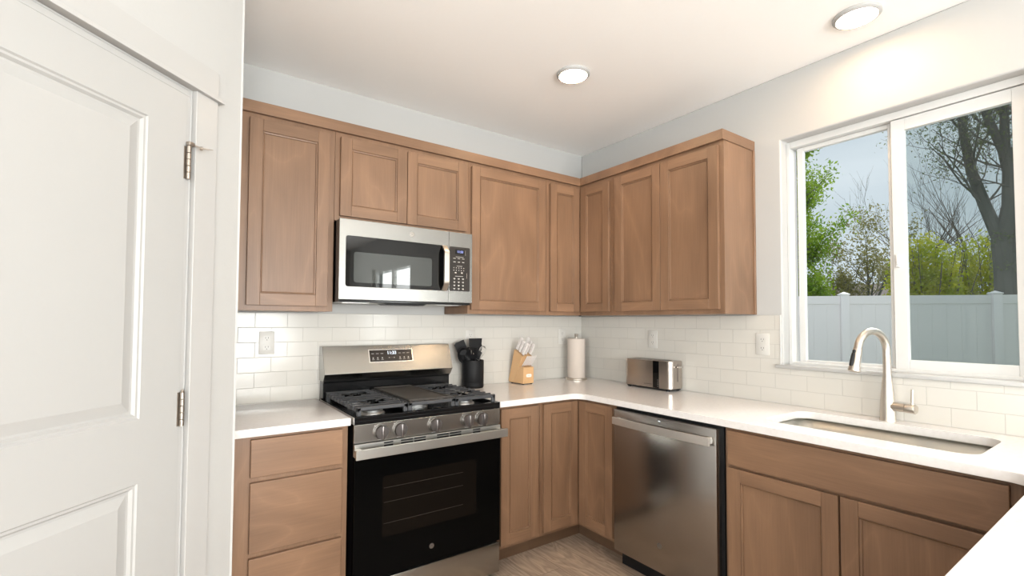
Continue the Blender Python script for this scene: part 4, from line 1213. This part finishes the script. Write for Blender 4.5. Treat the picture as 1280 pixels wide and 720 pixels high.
q = MB(); q.box(0.14, 4.6, -9, 6, -0.25, -0.20); q.build('ground_patio', speck(mat('patio_concrete', (0.55, 0.54, 0.52), 0.9), 8, 0.4, (0.45, 0.44, 0.42)), loc=(2, 0, -0.25), kind='structure')
FENCE = mat('fence_vinyl', (0.84, 0.80, 0.80), 0.45)
pA, pB = Vector((7.2, 0.775, 0)), Vector((8.7, -0.895, 0))
fv = (pB-pA); fl = fv.length; fdv = fv.normalized()
t = thing('vinyl_fence', (7.9, 0, -0.25), 'white vinyl privacy fence outside the window', 'fence')
nv = Vector((-fdv.y, fdv.x, 0))
if nv.x > 0: nv = -nv
for k in range(-2, 4):
    a = pA + fv*k
    M = Matrix(((fdv.x, nv.x, 0, a.x), (fdv.y, nv.y, 0, a.y), (0, 0, 1, 0), (0, 0, 0, 1)))
    q = MB(); q.M = M; q.rbox(-0.065, 0.065, -0.065, 0.065, -0.25, 1.855, 0.006, 2); po = q.build('post', FENCE, t)
    q = MB(); q.M = M; q.rbox(-0.076, 0.076, -0.076, 0.076, 1.855, 1.875, 0.004, 2)
    q._new([(-0.070, -0.070, 1.875), (0.070, -0.070, 1.875), (0.070, 0.070, 1.875), (-0.070, 0.070, 1.875), (0, 0, 1.915)], [(0, 1, 4), (1, 2, 4), (2, 3, 4), (3, 0, 4), (3, 2, 1, 0)])
    q.build('post_cap', FENCE, po)
    if k == 3: continue
    q = MB(); q.M = M
    q.rbox(0.065, fl-0.065, -0.022, 0.022, 1.69, 1.84, 0.004, 1); q.rbox(0.065, fl-0.065, -0.022, 0.022, -0.15, 0.0, 0.004, 1)
    q.build('rail', FENCE, t)
    q = MB(); q.M = M
    nb = 10; ww = (fl-0.13)/nb
    for j in range(nb): q.box(0.065+j*ww+0.0015, 0.065+(j+1)*ww-0.0015, -0.010, 0.010, -0.02, 1.70)
    q.box(0.065, fl-0.065, -0.006, 0.006, -0.02, 1.70)
    q.build('panel', FENCE, t)

def branch(q, rng, p, d, r, L, depth, tips, spread=0.55, up_=0.15, curl=0.25, nseg=5, kids=3):
    pts, rad = [p.copy()], [r]
    dd_ = d.copy()
    for i in range(nseg):
        dd_ = (dd_ + Vector((rng.uniform(-1, 1), rng.uniform(-1, 1), rng.uniform(-0.6, 1)*0.6 + up_))*curl*0.5).normalized()
        pts.append(pts[-1] + dd_*L/nseg)
        rad.append(r*(1-0.62*(i+1)/nseg))
    q.tube(pts, rad, 6 if depth > 2 else (5 if depth > 1 else 3), cap=False)
    if depth <= 1:
        for i in range(1, len(pts)): tips.append((pts[i], dd_))
    if depth <= 0: return
    for k in range(kids if depth > 1 else kids+1):
        i = rng.randint(max(1, nseg//3), nseg)
        ax = Vector((rng.uniform(-1, 1), rng.uniform(-1, 1), rng.uniform(-0.3, 0.6))).normalized()
        nd = (dd_ + ax*spread*1.6).normalized()
        branch(q, rng, pts[i], nd, max(rad[i]*0.72, 0.004), L*rng.uniform(0.55, 0.78), depth-1, tips, spread, up_, curl, nseg, kids)
def leaves(q, rng, tips, n, size, scat):
    for _ in range(n):
        p, d = rng.choice(tips)
        c = p + Vector((rng.gauss(0, scat), rng.gauss(0, scat), rng.gauss(0, scat)))
        a = Vector((rng.uniform(-1, 1), rng.uniform(-1, 1), rng.uniform(-1, 1))).normalized()
        b = a.cross(Vector((rng.uniform(-1, 1), rng.uniform(-1, 1), rng.uniform(-1, 1)))).normalized()
        s_ = size*rng.uniform(0.6, 1.3)
        q._new([c-a*s_, c+b*s_*0.45, c+a*s_, c-b*s_*0.45], [(0, 1, 2, 3)])
def tree(name, loc, label, seed, limbs, leafm, nleaf, lsize, scat, barkm=BARK, group='trees beyond the fence', **kw):
    rng = random.Random(seed)
    t_ = thing(name, loc, label, 'tree' if 'hedge' not in name else 'hedge', group)
    q = MB(); tips = []
    for (pts, rad, depth, L) in limbs:
        P_ = [Vector(loc)+Vector(p_) for p_ in pts]
        q.tube(P_, rad, 10, cap=True)
        for i in range(1, len(P_)):
            for _ in range(kw.get('per', 3)):
                d = (P_[i]-P_[i-1]).normalized()
                ax = Vector((rng.uniform(-1, 1), rng.uniform(-1, 1), rng.uniform(0, 0.7))).normalized()
                if i < kw.get('first', 1): continue
                branch(q, rng, P_[i], (d*kw.get('fw', 0.5)+ax).normalized(), min(rad[i]*0.5, kw.get('rmax', 0.05)), L*rng.uniform(0.7, 1.15), depth, tips, kw.get('spread', 0.5), kw.get('up', 0.15), kw.get('curl', 0.3), kw.get('nseg', 5), kw.get('kids', 3))
    q.build('branches', barkm, t_, recalc=False)
    if nleaf and tips:
        q = MB(); leaves(q, rng, tips, nleaf, lsize, scat)
        q.build('foliage', leafm, t_, recalc=False)
    return t_
# tall leafy tree at the left edge of the window
tree('leafy_tree', (13.0, 4.15, -0.25), 'tall bright green leafy tree at the left edge of the window', 3,
     [([(0, 0, 0), (0, 0, 1.5), (0.1, 0, 3), (0, 0, 4.5), (0, 0, 6), (0, 0, 7.4)], [0.16, 0.14, 0.12, 0.09, 0.06, 0.02], 2, 1.15)],
     LEAF1, 26000, 0.055, 0.16, per=7, spread=0.5, up=0.5, kids=3, rmax=0.035)
tree('budding_tree', (15.0, 2.95, -0.25), 'small round tree with olive spring leaves beyond the fence behind the left pane', 11,
     [([(0, 0, 0), (0, 0, 1.2), (0.0, 0.05, 1.9)], [0.10, 0.08, 0.06], 3, 1.1), ([(0, 0, 1.6), (0.1, 0.45, 2.6), (0.1, 0.75, 3.4)], [0.05, 0.035, 0.015], 2, 0.9), ([(0, 0, 1.6), (0, -0.05, 2.8), (0, -0.02, 3.9)], [0.05, 0.035, 0.015], 2, 0.9), ([(0, 0, 1.7), (0, -0.4, 2.7), (0, -0.6, 3.3)], [0.05, 0.03, 0.015], 2, 0.9)],
     LEAF2, 6500, 0.045, 0.10, per=3, spread=0.5, up=0.35, kids=3, rmax=0.025, first=1)
# big tree on the right: trunk that forks above the fence
bt = (9.3, -0.98, -0.25)
tree('large_tree', bt, 'large dark forked tree with sparse leaves filling the right pane', 5,
     [([(0, 0, 0), (0, 0.02, 1.5), (0, 0.05, 2.6), (0, 0.08, 3.1)], [0.20, 0.165, 0.15, 0.14], 2, 0.01),
      ([(0, 0.08, 3.0), (0, 0.27, 3.7), (0.05, 0.45, 4.4), (0.05, 0.55, 5.2), (0.0, 0.62, 6.6)], [0.105, 0.09, 0.08, 0.065, 0.04], 3, 1.3),
      ([(0, 0.08, 3.0), (0.1, -0.03, 3.7), (0.1, -0.04, 4.3), (0.1, 0.02, 4.7)], [0.125, 0.12, 0.11, 0.10], 2, 0.9),
      ([(0.1, 0.02, 4.6), (0.1, 0.16, 5.1), (0.1, 0.33, 5.7), (0.1, 0.45, 6.6)], [0.075, 0.065, 0.05, 0.035], 3, 1.1),
      ([(0.1, 0.02, 4.6), (0.1, 0.02, 5.3), (0.1, -0.08, 6.4)], [0.075, 0.06, 0.04], 3, 1.1),
      ([(0, 0.02, 2.6), (0.2, -0.32, 3.8), (0.2, -0.38, 5.0), (0.1, -0.50, 6.5)], [0.12, 0.10, 0.085, 0.05], 3, 1.0)],
     LEAF4, 15000, 0.026, 0.09, per=3, spread=0.6, up=0.05, kids=3, rmax=0.022, first=1, curl=0.55)
# yellow-green hedge below the big tree
def hedge(loc, sx, sy, sz, label, seed):
    rng = random.Random(seed)
    t_ = thing('hedge_shrub', loc, label, 'shrub', 'yellow-green shrubs beyond the fence')
    q = MB(); tips = []
    for k in range(46):
        a = rng.uniform(0, 2*PI); rr__ = rng.uniform(0, 0.6)
        p = Vector(loc) + Vector((rr__*sx*math.cos(a), rr__*sy*math.sin(a), 0))
        d = Vector((rng.uniform(-.25, .25), rng.uniform(-.25, .25), 1)).normalized()
        L = sz*rng.uniform(0.8, 1.0)
        q.tube([p, p+d*L*0.5, p+d*L], [0.02, 0.012, 0.004], 4, cap=False)
    q.build('stems', BARK2, t_, recalc=False)
    q = MB()
    for _ in range(15000):
        u_, v_ = rng.uniform(0, 2*PI), rng.uniform(-0.2, 1)
        rr__ = rng.uniform(0.72, 1.03)
        c2 = math.sqrt(max(0, 1-max(v_, 0)**3))
        c = Vector(loc) + Vector((sx*c2*rr__*math.cos(u_), sy*c2*rr__*math.sin(u_), sz*(0.25+0.75*max(v_, 0))*rr__ if v_ > 0 else sz*0.3*rng.random()))
        c += Vector((rng.gauss(0, 0.06), rng.gauss(0, 0.06), rng.gauss(0, 0.09)))
        a = Vector((rng.uniform(-1, 1), rng.uniform(-1, 1), rng.uniform(-1, 1))).normalized()
        b = a.cross(Vector((rng.uniform(-1, 1), rng.uniform(-1, 1), rng.uniform(-1, 1)))).normalized()
        s_ = 0.045*rng.uniform(0.6, 1.3)
        q._new([c-a*s_, c+b*s_*0.5, c+a*s_, c-b*s_*0.5], [(0, 1, 2, 3)])
    q.build('foliage', LEAF3, t_, recalc=False)
hedge((12.0, 0.85, -0.25), 0.75, 0.75, 3.65, 'yellow-green shrub left in the right pane beyond the fence', 1)
hedge((13.7, 0.15, -0.25), 0.75, 0.95, 3.75, 'yellow-green shrub by the trunk of the large forked tree', 2)
# bare trees further back
for i, (x, y, s_, lab) in enumerate(((19, 2.45, 1.45, 'bare thin-branched tree far behind the hedge, left in the right pane'), (22.5, 1.9, 1.6, 'bare thin-branched tree far behind the hedge, beside the large trunk'), (17, 5.05, 0.6, 'bare twiggy tree between the green tree and the small budding tree'))):
    tree('bare_tree', (x, y, -0.25), lab, 21+i,
         [([(0, 0, 0), (0, 0, 1.4*s_), (0.1, 0.1, 2.6*s_)], [0.12, 0.10, 0.07], 3, 1.9*s_)],
         LEAF4, 0, 0, 0, barkm=BARK2, per=4, spread=0.35, up=0.55, kids=3, rmax=0.03, first=1, curl=0.2)
# distant house roof
t = thing('distant_house', (32, 8.6, -0.25), 'distant house with a low brown roof seen over the fence', 'house')
q = MB(); q.box(30, 36, 4.5, 14, -0.25, 2.75); q.build('wall', mat('house_siding', (0.45, 0.42, 0.38), 0.8), t)
q = MB(); q.prism([(29.6, 2.75), (36.4, 2.75), (33, 3.85)], 'Y', 4.2, 14.3); q.build('roof', mat('roof_shingles', (0.14, 0.11, 0.09), 0.9), t)
